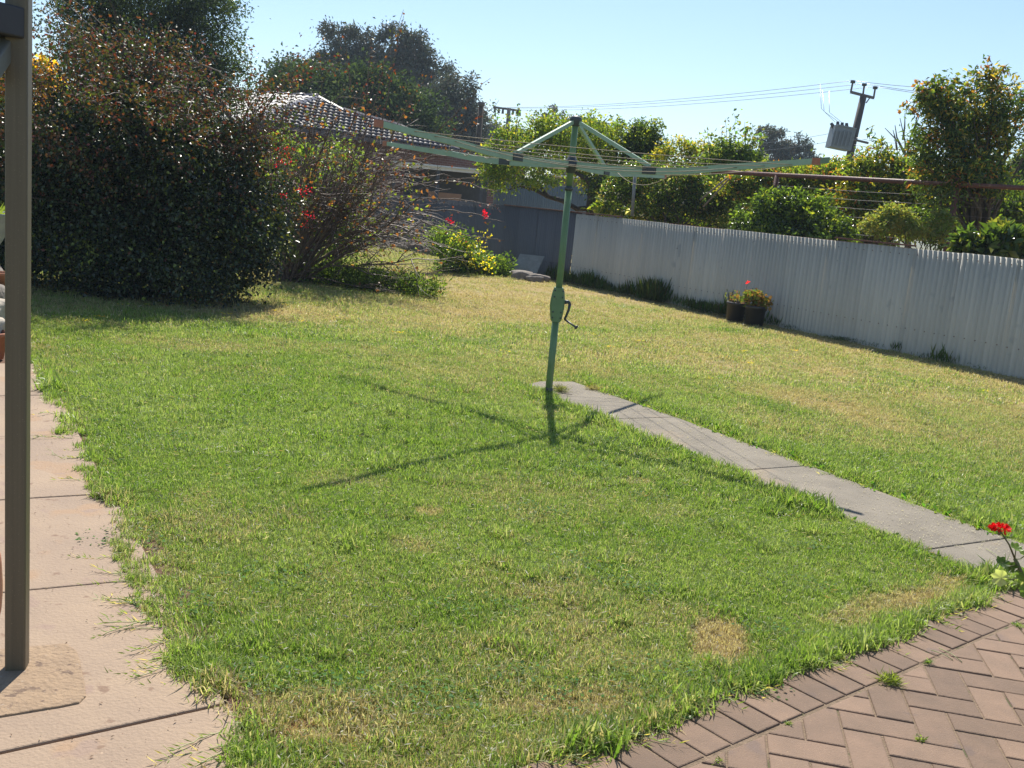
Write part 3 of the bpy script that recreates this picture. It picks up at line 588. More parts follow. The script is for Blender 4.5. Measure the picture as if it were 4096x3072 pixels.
# long arching shoots with reddish leaves, and crimson flower bracts
def shoots(parent, starts, name='shoot', seed=0, leafcol=((.20, .09, .04), (.18, .06, .04), (.12, .14, .04)), nl=26, size=.045, rr=.008, spread=.05, mat=None):
    r = random.Random(seed); P = []; D = []; C = []
    for (a, b, sag) in starts:
        m = MB()
        a = Vector(a); b = Vector(b); k = b-a; n = 10; pts = []
        for i in range(n+1):
            s_ = i/n; p = a+k*s_+Vector((0, 0, sag*math.sin(s_*math.pi)))*k.length+Vector((r.gauss(0, .015), r.gauss(0, .015), r.gauss(0, .015)))*k.length*.5; pts.append(p)
        m.tube(pts, [rr*(1-.75*i/n) for i in range(n+1)], 5); m.build(name, M_TWIG, parent)
        for _ in range(int(nl*k.length)):
            s_ = r.uniform(.1, 1)**.8; i = min(n-1, int(s_*n)); p = pts[i].lerp(pts[i+1], s_*n-i); P.append(p+Vector((r.gauss(0, spread), r.gauss(0, spread), r.gauss(-.02, spread)))); D.append((r.gauss(0, 1), r.gauss(0, 1), r.gauss(-.4, .8))); c = r.choice(leafcol); C.append([q*r.uniform(.7, 1.3) for q in c])
    P = np.array([tuple(p) for p in P]); D = unit(np.array(D)); n = len(P)
    colmesh_leaves('shoot_leaves', P, D, unit(np.cross(D, np.random.default_rng(seed).normal(size=(n, 3)))), np.random.default_rng(seed+1).uniform(.7, 1.3, n)*size, np.full(n, size*.7), np.array(C), mat or M_LEAF, parent=parent)['kind'] = 'stuff'
st = []
for (x0, y0, x1, y1, Y, sg) in ((110, 110, 45, 5, 12, .1), (150, 90, 60, -10, 12, .1), (120, 60, 52, -8, 12.2, .05), (180, 110, 130, 45, 12, .1), (230, 120, 175, 40, 12.2, .1), (250, 130, 322, 38, 12.6, .02), (260, 120, 305, 62, 12.6, .1), (240, 130, 345, 58, 12.8, .12), (270, 150, 225, 75, 12, .1),
                              (215, 110, 155, 60, 11.8, .1), (60, 130, 20, 60, 12, .05), (70, 120, 5, 30, 12, .1), (180, 80, 205, 35, 12, .05), (290, 180, 350, 150, 12.4, .1), (100, 90, 95, 22, 12, .08), (280, 130, 300, 75, 12.4, .06), (140, 70, 142, 20, 12.2, .05)):
    st.append((at(x0, y0, Y), at(x1, y1, Y-.1), sg))
shoots(t, st, 'arching_branch', 5, mat=M_BOUGTIP, nl=80, spread=.09, size=.042, leafcol=((.17, .085, .035), (.16, .05, .04), (.06, .085, .03), (.10, .10, .035)))
r = random.Random(91); st = []
for _ in range(210):
    b = r.choice(bl[:1]+bl[2:5]*3+bl[7:15]*2+bl[20:]*4); a_ = r.uniform(0, 6.283); e_ = R(r.uniform(5, 85)); d = Vector((math.cos(a_)*math.cos(e_), math.sin(a_)*math.cos(e_), math.sin(e_)))
    p = Vector((b[0]+d.x*b[3]*.8, b[1]+d.y*b[4]*.8, b[2]+d.z*b[5]*.8)); L = r.uniform(.35, 1.05); q = p+(d+Vector((0, 0, .25))).normalized()*L; q.z -= r.uniform(0, .35)*L
    if q.x > -2.75: continue
    st.append((p, q, r.uniform(.06, .2)))
for _ in range(26):
    x_ = r.uniform(-5.9, -3.7); p = Vector((x_, 11.2, r.uniform(1.9, 2.4))); st.append((p, Vector((x_+r.uniform(-.4, .4), r.uniform(9.9, 10.6), r.uniform(2.2, 2.75)-.25*(x_+5.5))), r.uniform(.05, .15)))
shoots(t, st, 'spray', 95, nl=78, spread=.065, size=.043, rr=.006, mat=M_BOUGTIP, leafcol=((.15, .07, .03), (.14, .045, .037), (.04, .065, .02), (.06, .085, .024), (.05, .08, .022), (.10, .07, .025)))
sw = []
for (x0, y0, x1, y1) in ((190, 60, 245, 100), (165, 85, 200, 110), (95, 95, 140, 125), (130, 150, 160, 148), (62, 172, 92, 173)):
    sw.append((at(x0, y0, 11.4), at(x1, y1, 11.6), .1))
for a, b, s_ in sw: m = MB(); m.tube([a, (a+b)/2+Vector((0, 0, .1)), b], [.012, .009, .005], 6); m.build('bare_branch', M_PALEBARK, t)
def flowers(parent, spots, col, size=.035, n=7, name='flower', seed=0, sp=.035):
    r = np.random.default_rng(seed)
    for k, s_ in enumerate(spots):
        P = np.array(s_)+r.normal(0, sp, (n*3, 3)); D = unit(r.normal(size=(n*3, 3))); colmesh_leaves(name, P, D, unit(np.cross(D, r.normal(size=(n*3, 3)))), np.full(n*3, size), np.full(n*3, size*.8), np.array(col)*r.uniform(.7, 1.2, (n*3, 1)), M_LEAF, parent=parent)['kind'] = 'stuff'
CR = (.42, .008, .05)
flowers(t, [tuple(at(x, y, 11.75)) for x, y in ((278, 150), (283, 153), (286, 148), (290, 156), (294, 150), (281, 160), (289, 162), (276, 165), (300, 189), (304, 194), (310, 190), (284, 197), (305, 214), (312, 217), (306, 224))], CR, .022, 4, sp=.022)
# dense low skirt, darker, in front
# ---------------------------------------------------------------- second bougainvillea: bare sprawling stems
t2 = empty('sprawling_bougainvillea', (-3.6, 15.5, 0), 'sprawling half bare bougainvillea with many arching brown stems beside the big bush', 'bush')
r = random.Random(21); mstem = MB(); mtw = MB(); LP_ = []; base = Vector((-3.55, 15.4, 0))
LPp = []; LDd = []
def grow(p, d, L, rad, depth):
    n = 7; pts = [p]; q = p.copy(); dd = d.normalized()
    for i in range(n):
        dd = (dd+Vector((r.gauss(0, .10), r.gauss(0, .10), r.gauss(-.035 if depth == 0 else -.03, .09)))).normalized(); q = q+dd*L/n
        if q.z < .06: q.z = .06; dd.z = abs(dd.z)*.3
        pts.append(q.copy())
        if depth < 2 and i > (2 if depth == 0 else 0) and r.random() < (.9 if depth == 0 else .7):
            for _ in range(2 if depth == 0 else 1):
                sd_ = (dd+Vector((r.gauss(.15, .55), r.gauss(0, .55), r.gauss(-.05, .5)))).normalized(); grow(q.copy(), sd_, L*r.uniform(.28, .5), rad*.42, depth+1)
        if depth >= 1 and r.random() < .035: LPp.append(tuple(q)); LDd.append((r.gauss(0, 1), r.gauss(0, 1), r.gauss(0, .8)))
    if depth == 0: ms = MB(); ms.tube(pts, [rad*(1-.7*i/n) for i in range(n+1)], 6, cap=False); ms.build('stem', M_TWIG, t2)
    else: mtw.tube(pts, [rad*(1-.7*i/n) for i in range(n+1)], 3, cap=False)
for k in range(76):
    s_ = r.random(); el = R(10+r.random()**.75*80); fan = r.uniform(-.45, .45); L = r.uniform(1.3, 2.15)*(1.0 if el < 1.1 else 1.08)
    d = Vector((math.cos(el)*math.cos(fan), math.cos(el)*math.sin(fan), math.sin(el))); 
    if r.random() < .08: d.x *= -.5
    grow(base+Vector((r.gauss(0, .10), r.gauss(0, .2), 0)), d, L, r.uniform(.013, .030), 0)
tw = mtw.build('twigs', M_TWIG, t2); tw['kind'] = 'stuff'
P = np.repeat(np.array(LPp), 2, axis=0)+rng.normal(0, .03, (len(LPp)*2, 3)); D = unit(np.repeat(np.array(LDd), 2, axis=0)+rng.normal(0, .5, (len(LPp)*2, 3))); n = len(P)
C = np.where(rng.random((n, 1)) < .55, np.array((.15, .20, .04)), np.array((.26, .11, .05)))*rng.uniform(.6, 1.3, (n, 1))
colmesh_leaves('leaves', P, D, unit(np.cross(D, rng.normal(size=(n, 3)))), rng.uniform(.04, .085, n), rng.uniform(.03, .06, n), C, M_LEAF, parent=t2)
st = []
for (x0, y0, x1, y1, sg) in ((395, 190, 462, 118, -.05), (420, 165, 500, 100, .0), (430, 140, 490, 78, 0), (365, 120, 372, 32, .0), (380, 130, 404, 15, .0), (350, 90, 343, 22, .0), (360, 150, 402, 8, 0), (400, 200, 478, 178, .08), (410, 200, 500, 208, .06), (420, 210, 505, 222, .05), (380, 170, 470, 150, .08), (420, 220, 505, 240, -.05), (400, 190, 500, 193, .1), (350, 130, 375, 60, .03), (380, 160, 432, 70, .06)):
    st.append((at(x0, y0, 15.3), at(x1, y1, 15.1), sg))
shoots(t2, st, 'long_shoot', 9, mat=M_BOUGTIP, nl=10, size=.055, rr=.011, spread=.03)
shoots(t2, [(at(352, 160, 15.2), at(383, 62, 15.1), .03), (at(350, 170, 15.2), at(358, 85, 15.1), .03), (at(380, 165, 15.2), at(412, 95, 15.1), .03), (at(360, 180, 15.0), at(440, 168, 15.1), .03)], 'leafy_shoot', 10, mat=M_BOUGTIP, nl=55, spread=.10, size=.045, leafcol=((.19, .09, .04), (.15, .06, .04), (.10, .12, .04)))
flowers(t2, [tuple(at(x, y, 15.1)) for x, y in ((486, 216), (484, 213), (448, 220), (452, 222))], CR, .035, 5, seed=4, sp=.02)
# leafy mass between the two bushes and undergrowth
plant('green_shrub', (-3.6, 19.5, 0), 'bright green leafy shrub behind the bare stems in front of the tiled house', 'shrub', [blob(325, 175, 19.5, 38, 34), blob(285, 165, 19.5, 26, 30), blob(345, 200, 19, 30, 30), blob(300, 215, 19, 40, 40), blob(345, 232, 19, 30, 35)], 17000, .075, [(2, G_L), (2, (.14, .22, .04)), (1, G_M)], M_LEAF, .06, M_PALEBARK, 16, seed=3, nclump=130, sig=.17, shell=.4)
plant('undergrowth', (-3.0, 15.6, 0), 'low dark green weeds under the sprawling bare stems', 'undergrowth', [blob(330, 277, 15.4, 40, 14, .35), blob(375, 282, 15.2, 42, 13, .35), blob(300, 275, 15.8, 20, 14, .3), blob(420, 285, 14.9, 30, 10, .3)], 10000, .06, [(3, G_M), (2, G_L), (1, G_D)], M_LEAF, 0, seed=4, nclump=90, sig=.22, shell=.1, up_bias=1.0, aspect=.3)
plant('yellow_flowering_weed', (-1.6, 20.5, 0), 'yellow flowering bushy weed right of the bare stems by the dark fence', 'plant', [blob(455, 255, 20.3, 18, 20, .5), blob(480, 262, 20.6, 16, 14, .5), blob(440, 240, 19.8, 12, 16, .4), blob(500, 268, 20.8, 16, 9, .4)], 7000, .07, [(3, G_M), (2, G_L), (1, (.10, .17, .06))], M_LEAF, 0, seed=5, nclump=70, sig=.25, shell=.2, up_bias=.6)
fl = [tuple(at(x+random.uniform(-2, 2), y+random.uniform(-2, 2), 20.0)) for x, y in ((438, 233), (452, 238), (458, 232), (462, 244), (450, 245), (470, 245), (466, 252), (480, 250), (475, 258), (484, 262), (460, 260), (490, 258), (492, 268), (478, 240), (487, 237), (446, 252), (470, 262))]
flowers(bpy.data.objects['yellow_flowering_weed'], fl, (.62, .55, .05), .045, 6, seed=6, sp=.07)

# ---------------------------------------------------------------- trees behind
plant('evergreen_tree', (-9.0, 24, 0), 'tall dark evergreen tree behind the big bougainvillea', 'tree', [blob(150, 60, 24, 75, 70), blob(205, 40, 24, 45, 60), blob(90, 40, 24, 45, 55), blob(140, -20, 24, 90, 50), blob(225, 100, 24, 30, 40), blob(160, 130, 24, 80, 60), blob(75, 100, 24, 30, 50), blob(170, 190, 24, 60, 40)], 90000, .088, [(4, (.022, .04, .026)), (3, (.035, .06, .035)), (1, (.07, .10, .05))], M_GLOSSY, .22, M_BARK, 60, seed=7, nclump=560, sig=.13, shell=.35, aspect=.4, fill=.1)
plant('wattle', (-9.2, 17.5, 0), 'wattle covered in bright yellow blossom behind the post', 'tree', [blob(32, 82, 17.5, 26, 22), blob(4, 78, 17.5, 22, 26), blob(45, 72, 17.5, 12, 15)], 12000, .06, [(4, (.60, .40, .02)), (1, (.5, .34, .03)), (.6, G_Y)], M_LEAF, .07, M_BARK, 12, seed=8, nclump=90, sig=.2, shell=.3)
plant('shrub', (-9.6, 18.0, 0), 'green shrub under the yellow wattle at the left edge', 'shrub', [blob(5, 125, 17.2, 30, 30), blob(40, 130, 17.2, 30, 26), blob(-20, 180, 17, 50, 50), blob(20, 220, 17, 40, 40), blob(85, 105, 16, 26, 22)], 15000, .08, [(2, G_M), (2, G_L), (1, OR), (1, G_Y)], M_LEAF, .05, M_BARK, 12, seed=9, nclump=120, sig=.2, shell=.3)
plant('weedy_shrub', (-6.9, 16.6, 0), 'bright green weeds glimpsed through the dark base of the big bush', 'shrub', [blob(50, 248, 16.5, 14, 20, .4), blob(15, 260, 16.5, 26, 22, .6), blob(75, 262, 16.5, 24, 16, .4)], 3500, .09, [(2, G_L), (2, (.18, .28, .05))], M_LEAF, 0, seed=10, nclump=50, sig=.25, shell=.2, up_bias=.5)
gum = [(3, (.085, .11, .085)), (2, (.115, .13, .105)), (1.4, (.16, .135, .11)), (.8, (.07, .075, .065))]  # distance fade is put into these lightened, greyed leaf colours
def gumtree(base_px, Y, spots, n, seed, label, group=None, tr=.35, size=.35, nc=200, sig=.26):
    b = at(base_px[0], base_px[1], Y); b.z = 0
    return plant('gum_tree', tuple(b), label, 'tree', [blob(x, y, Y, rx, rz) for x, y, rx, rz in spots], n, size, gum, M_GUM, tr, M_PALEBARK, 50, group, seed=seed, hfrac=.45, nclump=nc, sig=sig*.8, shell=.3, aspect=.35, droop=.5, fill=.0)
gumtree((365, 195), 70, [(338, 36, 16, 12), (352, 34, 14, 10), (365, 37, 14, 10), (330, 50, 12, 12), (345, 62, 26, 16), (372, 55, 20, 16), (398, 42, 16, 16), (412, 50, 18, 18), (425, 65, 18, 16), (400, 72, 28, 18), (437, 78, 18, 18), (318, 58, 12, 10), (300, 68, 14, 10), (300, 80, 24, 12), (275, 68, 10, 9)], 26000, 11, 'large gum tree rising highest behind the tiled roof', tr=.5, size=.27, nc=300)
gumtree((440, 195), 62, [(452, 95, 20, 22), (440, 115, 24, 24), (468, 88, 10, 14), (460, 120, 22, 26), (474, 128, 16, 18), (480, 145, 14, 12), (430, 135, 26, 20), (462, 142, 22, 14)], 20000, 12, 'gum tree sloping down right of the tallest gum above the clothesline arms', tr=.4, size=.26, nc=260)
plant('dense_green_tree', tuple(Vector((at(330, 190, 48).x, 48, 0))), 'dense mid green tree directly behind the ridge of the tiled roof', 'tree', [blob(300, 88, 48, 34, 22), blob(345, 85, 48, 34, 22), blob(380, 100, 48, 34, 26), blob(410, 115, 48, 28, 24), blob(275, 100, 48, 26, 18), blob(330, 110, 48, 50, 26), blob(425, 135, 48, 26, 20), blob(390, 135, 48, 40, 24)], 34000, .20, [(3, (.04, .075, .035)), (2, (.055, .095, .04)), (1, (.09, .13, .06))], M_MATTE, .3, M_BARK, 30, seed=13, nclump=200, sig=.24, shell=.35)
gumtree((560, 205), 95, [(556, 116, 10, 8), (548, 125, 12, 8), (572, 122, 12, 7), (592, 124, 12, 7), (604, 131, 9, 6), (585, 134, 22, 9)], 6000, 14, 'distant gum crown peeping over the fruit tree behind the clothesline cap', 'distant gum crowns', size=.38, nc=70, tr=.4)
gumtree((500, 200), 120, [(498, 133, 12, 8), (512, 138, 14, 8), (488, 140, 10, 8)], 4000, 15, 'small faint gum crown beside the double armed power pole', 'distant gum crowns', size=.55, nc=50, tr=.4)
gumtree((785, 228), 75, [(768, 136, 12, 11), (782, 142, 14, 12), (798, 146, 12, 10), (805, 155, 12, 9), (772, 156, 18, 12), (795, 164, 22, 10), (752, 150, 7, 8), (816, 166, 10, 6)], 12000, 16, 'rounded gum tree left of the transformer pole', size=.24, nc=130, tr=.35, sig=.22)

# ---------------------------------------------------------------- garden beyond the fence
PALF = [(2, G_L), (2, (.15, .22, .035)), (1.4, G_M), (1, G_Y), (.5, YL)]
t, Cc = plant('fruit_tree', (1.35, 24.2, 0), 'spreading fruit tree with dark forked trunk behind the fence and clothesline', 'tree',
  [blob(500, 150, 24, 20, 18), blob(530, 135, 24, 26, 20), blob(560, 130, 24, 24, 18), blob(590, 140, 24, 26, 20), blob(520, 165, 23.5, 34, 20), blob(560, 160, 24.5, 30, 26), blob(608, 145, 24.5, 22, 24), blob(500, 178, 23.5, 22, 14), blob(600, 170, 24.5, 26, 20), blob(540, 183, 23, 20, 8), blob(487, 160, 24, 10, 10)],
  19000, .075, PALF, M_LEAF, .001, M_BARK, 6, seed=17, nclump=270, sig=.20, shell=.35, fill=.12)
m = MB()
for pts, rr in (([(590, 225), (590, 205), (592, 190), (588, 180), (575, 172)], [.20, .17, .15, .12, .07]), ([(592, 190), (600, 180), (603, 165), (598, 150)], [.13, .11, .08, .04]), ([(590, 208), (577, 209), (563, 201), (549, 197), (543, 190), (530, 172)], [.13, .11, .10, .09, .07, .04]), ([(548, 197), (535, 190), (520, 186), (508, 190)], [.08, .07, .05, .03]), ([(591, 208), (604, 205), (612, 198)], [.12, .08, .05])):
    m.tube([at(x, y, 24) for x, y in pts], [q*.55 for q in rr], 9)
m.build('fork', M_BARK, t)
st = [(at(x, 150, 24), at(x+dx, y, 24), .02) for x, dx, y in ((497, -2, 104), (515, 3, 104), (535, 1, 109), (505, 6, 112), (548, 6, 108), (560, 2, 115), (618, 2, 118))]
shoots(t, st, 'upright_shoot', 31, leafcol=((.11, .17, .04), (.16, .23, .04), (.05, .09, .03)), nl=70, size=.075, rr=.010, spread=.06)
def hedge(name, label, cat, spots, Y, n, size, pal, seed, mat=None, tr=.06, nc=110, shell=.4, sig=.19, group=None, bark=None, **kw):
    bl = [blob(x, y, Y, rx, rz) for x, y, rx, rz in spots]; cx = sum(b[0] for b in bl)/len(bl)
    return plant(name, (cx, Y, 0), label, cat, bl, n, size, pal, mat, tr, bark or M_BARK, 14, group, seed=seed, nclump=nc, shell=shell, sig=sig, **kw)
hedge('dark_green_bush', 'dark green upright bush with pointed tops right of the clothesline cap', 'bush', [(640, 140, 16, 22), (655, 132, 8, 16), (628, 150, 14, 18), (648, 165, 22, 20), (620, 128, 7, 12)], 24.5, 11000, .07, [(2, G_D), (3, G_M), (1.6, G_L), (.6, G_Y)], 41)
hedge('yellow_green_bush', 'yellow green leafy bush in front of the sparse tall shoots', 'bush', [(680, 155, 22, 16), (705, 160, 22, 16), (668, 165, 18, 20), (720, 170, 20, 18), (690, 180, 34, 16)], 23.5, 11000, .068, [(2, (.17, .22, .045)), (2, YL), (1, G_M), (1, G_L)], 42)
t, _ = hedge('sparse_tree', 'thin young tree of sparse upright leafy shoots against the sky', 'tree', [(728, 160, 20, 18), (745, 165, 18, 14), (705, 160, 10, 14)], 22.5, 3500, .085, [(2, (.12, .17, .06)), (1, G_L), (1, G_M)], 43, tr=.03)
st = [(at(x, 178, 22.5), at(x+dx, y, 22.5), .02) for x, dx, y in ((712, -5, 128), (720, 2, 126), (728, -2, 118), (735, 0, 114), (741, 3, 122), (748, 5, 124), (752, 10, 130), (738, 14, 126), (726, 6, 132))]
shoots(t, st, 'upright_shoot', 32, leafcol=((.13, .18, .06), (.09, .13, .04), (.20, .24, .09)), nl=42, size=.095, rr=.010, spread=.07)
hedge('hedge_tangle', 'tangled shadowy shrub with small white blooms behind the fence left of centre', 'shrub', [(620, 190, 18, 18), (650, 200, 26, 18), (690, 200, 30, 20), (640, 175, 26, 14), (680, 178, 30, 12), (720, 205, 26, 22), (722, 182, 20, 14)], 20.5, 20000, .062, [(3, G_D), (3, G_M), (1.8, G_L), (.8, (.22, .18, .06)), (.25, (.5, .5, .42))], 44, M_GLOSSY, nc=200)
hedge('grape_vine', 'low yellow green vine leaves spilling over the fence top', 'vine', [(606, 207, 14, 4), (628, 211, 14, 5), (648, 212, 16, 7), (668, 219, 16, 5), (688, 222, 12, 7), (704, 225, 8, 5)], 21.0, 3400, .11, [(1.2, (.24, .28, .05)), (.8, YL), (2.4, G_L), (1.5, G_M), (.4, (.5, .5, .4))], 45, M_GLOSSY, tr=.02, nc=60)
hedge('citrus_bush', 'rounded glossy dark green citrus bush behind the middle of the fence', 'bush', [(785, 215, 34, 22), (810, 222, 36, 22), (760, 225, 26, 22), (835, 235, 26, 16), (790, 240, 50, 16), (770, 200, 16, 10), (745, 238, 16, 14)], 17.0, 20000, .068, [(2, G_D), (3, G_M), (2.5, G_L), (.6, G_Y)], 46, M_GLOSSY, tr=.07, nc=230, sig=.15, shell=.6, fill=.2)
hedge('mixed_shrub', 'mixed yellow and green shrub above the rusty rail left of the big tree', 'shrub', [(745, 185, 24, 16), (775, 180, 24, 12), (800, 185, 26, 14), (825, 178, 26, 16), (850, 180, 22, 22), (760, 170, 14, 8), (838, 165, 12, 10)], 19.5, 17000, .07, [(2, G_M), (2, G_L), (2, (.24, .25, .045)), (.4, OR), (.6, G_D)], 47, M_GLOSSY, nc=180)
hedge('loquat', 'open orange tipped loquat foliage between the pole and the big tree', 'tree', [(862, 160, 16, 14), (880, 150, 10, 14), (895, 165, 16, 16), (870, 135, 6, 8), (850, 175, 20, 16), (890, 185, 34, 20), (915, 180, 16, 24), (860, 205, 34, 22), (900, 215, 30, 20)], 18.0, 11000, .10, [(2, G_M), (2, G_L), (2.5, (.26, .26, .05)), (.5, OR), (.6, G_D)], 48, M_GLOSSY, tr=.05, nc=190, aspect=.33, sig=.2)
t, Cc = plant('evergreen_fruit_tree', (7.2, 16.2, 0), 'tall two crowned evergreen tree with orange new leaves at the right', 'tree',
  [blob(935, 95, 16, 22, 18), blob(950, 110, 16, 34, 24), blob(990, 82, 16, 18, 18), blob(1000, 100, 16, 30, 26), blob(940, 140, 16, 32, 24), blob(980, 140, 16, 34, 30), blob(1005, 135, 16, 20, 26), blob(1030, 110, 16, 18, 18), blob(960, 175, 16, 44, 24), blob(1000, 180, 16, 24, 24), blob(990, 66, 16, 9, 9), blob(940, 82, 16, 12, 8)],
  15000, .088, [(2, (.04, .075, .03)), (3, (.07, .12, .03)), (2, (.14, .18, .04)), (1, (.30, .24, .05)), (.35, OR)], M_GLOSSY, .09, M_BARK, 46, seed=49, nclump=230, sig=.17, shell=.05, aspect=.34, fill=.03, hfrac=.5, droop=.2)
st = [(at(x0, y0, 16), at(x1, y1, 16), .02) for x0, y0, x1, y1 in ((935, 95, 936, 74), (985, 80, 988, 59), (948, 90, 958, 76), (998, 75, 1004, 66), (925, 100, 918, 80), (915, 115, 903, 103), (975, 90, 958, 88), (920, 150, 905, 145))]
shoots(t, st, 'tip_shoot', 33, leafcol=((.05, .09, .03), (.12, .14, .04), (.30, .15, .04)), nl=110, size=.085, rr=.008, spread=.045)
hedge('backdrop_shrub', 'dark leafy shrub mass under the tall right hand tree', 'shrub', [(930, 205, 40, 26), (985, 205, 46, 24), (1030, 210, 30, 26), (960, 225, 50, 16), (870, 222, 40, 18)], 18.8, 20000, .08, [(3, G_D), (3, G_M), (1.4, G_L), (.6, G_Y)], 50, nc=200)
hedge('backdrop_shrub', 'dark leafy thicket filling the gap behind the bamboo poles', 'shrub', [(615, 195, 26, 20), (655, 190, 30, 20), (700, 192, 34, 22), (740, 195, 34, 22), (670, 215, 50, 12), (730, 218, 40, 12)], 23.2, 20000, .08, [(3, G_D), (3, G_M), (1.6, G_L), (.6, G_Y)], 61, nc=190)
hedge('backdrop_shrub', 'leafy thicket behind the citrus bush and trellis wires', 'shrub', [(780, 195, 34, 20), (820, 200, 36, 22), (860, 205, 36, 24), (900, 205, 34, 22), (850, 232, 50, 12), (795, 222, 40, 14)], 21.5, 22000, .08, [(2.5, G_D), (3, G_M), (2, G_L), (.8, G_Y)], 62, nc=200)
hedge('pale_shrub', 'pale feathery green shrub just over the fence left of the rusty post', 'shrub', [(895, 218, 18, 12), (880, 226, 20, 10), (915, 230, 20, 10), (940, 225, 14, 14)], 15.6, 9000, .045, [(2, (.17, .21, .09)), (1, G_L), (1, (.22, .20, .06))], 51, tr=.03, nc=100)
hedge('leafy_shrub', 'small leafy shrub filling the gap at the foot of the tall right hand tree', 'shrub', [(950, 228, 26, 12), (985, 230, 26, 12), (920, 222, 18, 10)], 16.6, 9000, .065, [(2, G_M), (2, G_L), (1, G_D), (.6, G_Y)], 63, tr=.03, nc=90)
hedge('broadleaf_shrub', 'low shrub with large shiny leaves over the fence at the right edge', 'shrub', [(970, 240, 18, 9), (1000, 240, 26, 10), (1030, 245, 20, 12), (985, 250, 30, 8)], 13.6, 3200, .15, [(2, G_D), (2, G_M), (1, (.14, .16, .04))], 52, M_GLOSSY, tr=.03, nc=60, aspect=.45)
hedge('far_bush', 'grey green bush far behind the right edge of the yard', 'bush', [(1015, 175, 14, 14), (1030, 165, 12, 18), (1020, 190, 18, 14)], 30, 5000, .12, [(2, (.07, .09, .05)), (1, G_M)], 53, tr=.05, nc=50)
# bare tree far behind
t = empty('bare_tree', tuple(Vector((at(915, 240, 40).x, 40, 0))), 'leafless twiggy tree against the sky right of the power pole', 'tree'); m = MB()
for (x0, y0, x1, y1, s_) in ((905, 165, 900, 118, .06), (903, 150, 895, 125, -.08), (906, 160, 920, 115, -.05), (908, 150, 926, 120, -.04), (903, 140, 905, 113, .03), (905, 155, 885, 128, .1), (912, 135, 918, 113, .03), (897, 150, 893, 130, .04)):
    a, b = at(x0, y0, 40), at(x1, y1, 40); m.tube([a, a.lerp(b, .5)+Vector((s_*(b-a).length, 0, 0)), b], [.05, .03, .012], 5)
m.tube([t.location, at(906, 175, 40), at(905, 160, 40)], [.14, .08, .06], 6); m.build('branches', M_BARK, t)

# ---------------------------------------------------------------- corrugated fence
def corr_mat(name, c1, c2, spots, rough=.6): return pbr(name, c1, c2, 1.2, rough, .12, 40, metal=0, streak=(9, 9, .5), spots=spots, contrast=(.3, .7), obj_var=.11)
M_TIN = corr_mat('weathered_light_tin', (.56, .51, .42), (.44, .405, .335), [(23, .73, (.14, .14, .13)), (3.2, .66, (.40, .375, .32)), (11, .73, (.26, .23, .19))])
M_DKTIN = corr_mat('grey_painted_tin', (.135, .13, .13), (.11, .105, .105), [(20, .72, (.08, .08, .08))])
M_PALETIN = corr_mat('old_grey_tin', (.22, .24, .22), (.17, .19, .18), [(9, .64, (.18, .19, .19))])
M_RUST = pbr('rusty_steel', (.16, .055, .035), (.09, .035, .025), 30, .55, .3, 80, spots=[(20, .6, (.22, .10, .06))])
def corr_sheet(W, H, amp=.0115, pit=.076, n_per=6):
    nx = int(W/pit*n_per)+1; xs = np.linspace(0, W, nx); ys = amp*np.cos(xs/pit*2*math.pi)
    V = np.concatenate([np.stack([xs, ys, np.zeros(nx)], -1), np.stack([xs, ys, np.full(nx, H)], -1), np.stack([xs, ys+.0012, np.full(nx, H)], -1), np.stack([xs, ys+.0012, np.zeros(nx)], -1)])
    F = []
    for i in range(nx-1):
        F += [(i, i+1, nx+i+1, nx+i), (nx+i, nx+i+1, 2*nx+i+1, 2*nx+i), (2*nx+i, 2*nx+i+1, 3*nx+i+1, 3*nx+i)]
    return V, np.array(F)
FD = np.array((-.5037, .8639))          # away from the camera along the fence
def fence_run(y_from, y_to, H, mat, label, name, hvar=.007, seed=0):
    r = random.Random(seed); sheets = []; L = (y_to-y_from)/FD[1]; W = .76; n = int(L/W+.5); W = L/n
    x0 = fence_x(y_from); t = empty(name, (x0, y_from, 0), label, 'fence')
    V, F = corr_sheet(W+.03, H); me = fast_mesh('corrugated_sheet', V, F, mat, smooth=True)
    for i in range(n):
        o = bpy.data.objects.new('corrugated_sheet', me); COL.objects.link(o); o.parent = t
        o.location = (FD[0]*i*W, FD[1]*i*W, -.03+r.uniform(-hvar, hvar)); o.rotation_euler = (r.uniform(-.006, .006), r.uniform(-.006, .006), math.atan2(FD[1], FD[0])+.0035)
    nm_ = MB()
    for z in (.36, H-.08):
        for k in range(1, 10, 2): nm_.box((k*.076, .0165, z), (.012, .006, .012))
    nme = nm_.mesh('nails', M_RUST)
    for sh in [c for c in COL.objects if c.parent == t]:
        o = bpy.data.objects.new('nails', nme); COL.objects.link(o); o.parent = sh; o['kind'] = 'stuff'
    nrm = np.array((FD[1], -FD[0]))    # far side
    for z in (H-.06, .35):
        m = MB(); a = np.array((x0, y_from))+nrm*.05; b = a+FD*L; m.beam((a[0], a[1], z), (b[0], b[1], z), .05, .06 if z > 1 else .07); m.build('rail', M_RUST if z > 1 else M_BARK, t)
    for i in range(0, n+1, 3):
        p = np.array((x0, y_from))+FD*i*W+nrm*.11; m = MB(); m.box((p[0], p[1], H/2-.02), (.06, .06, H)); m.build('post', M_BARK, t)
    return t
fence_run(8.2, 20.55, 1.42, M_TIN, 'weathered pale corrugated iron fence along the right of the lawn', 'corrugated_fence', seed=1)
fence_run(20.58, 40.0, 1.45, M_DKTIN, 'dark grey painted stretch of corrugated fence at the back left', 'painted_fence', seed=2)
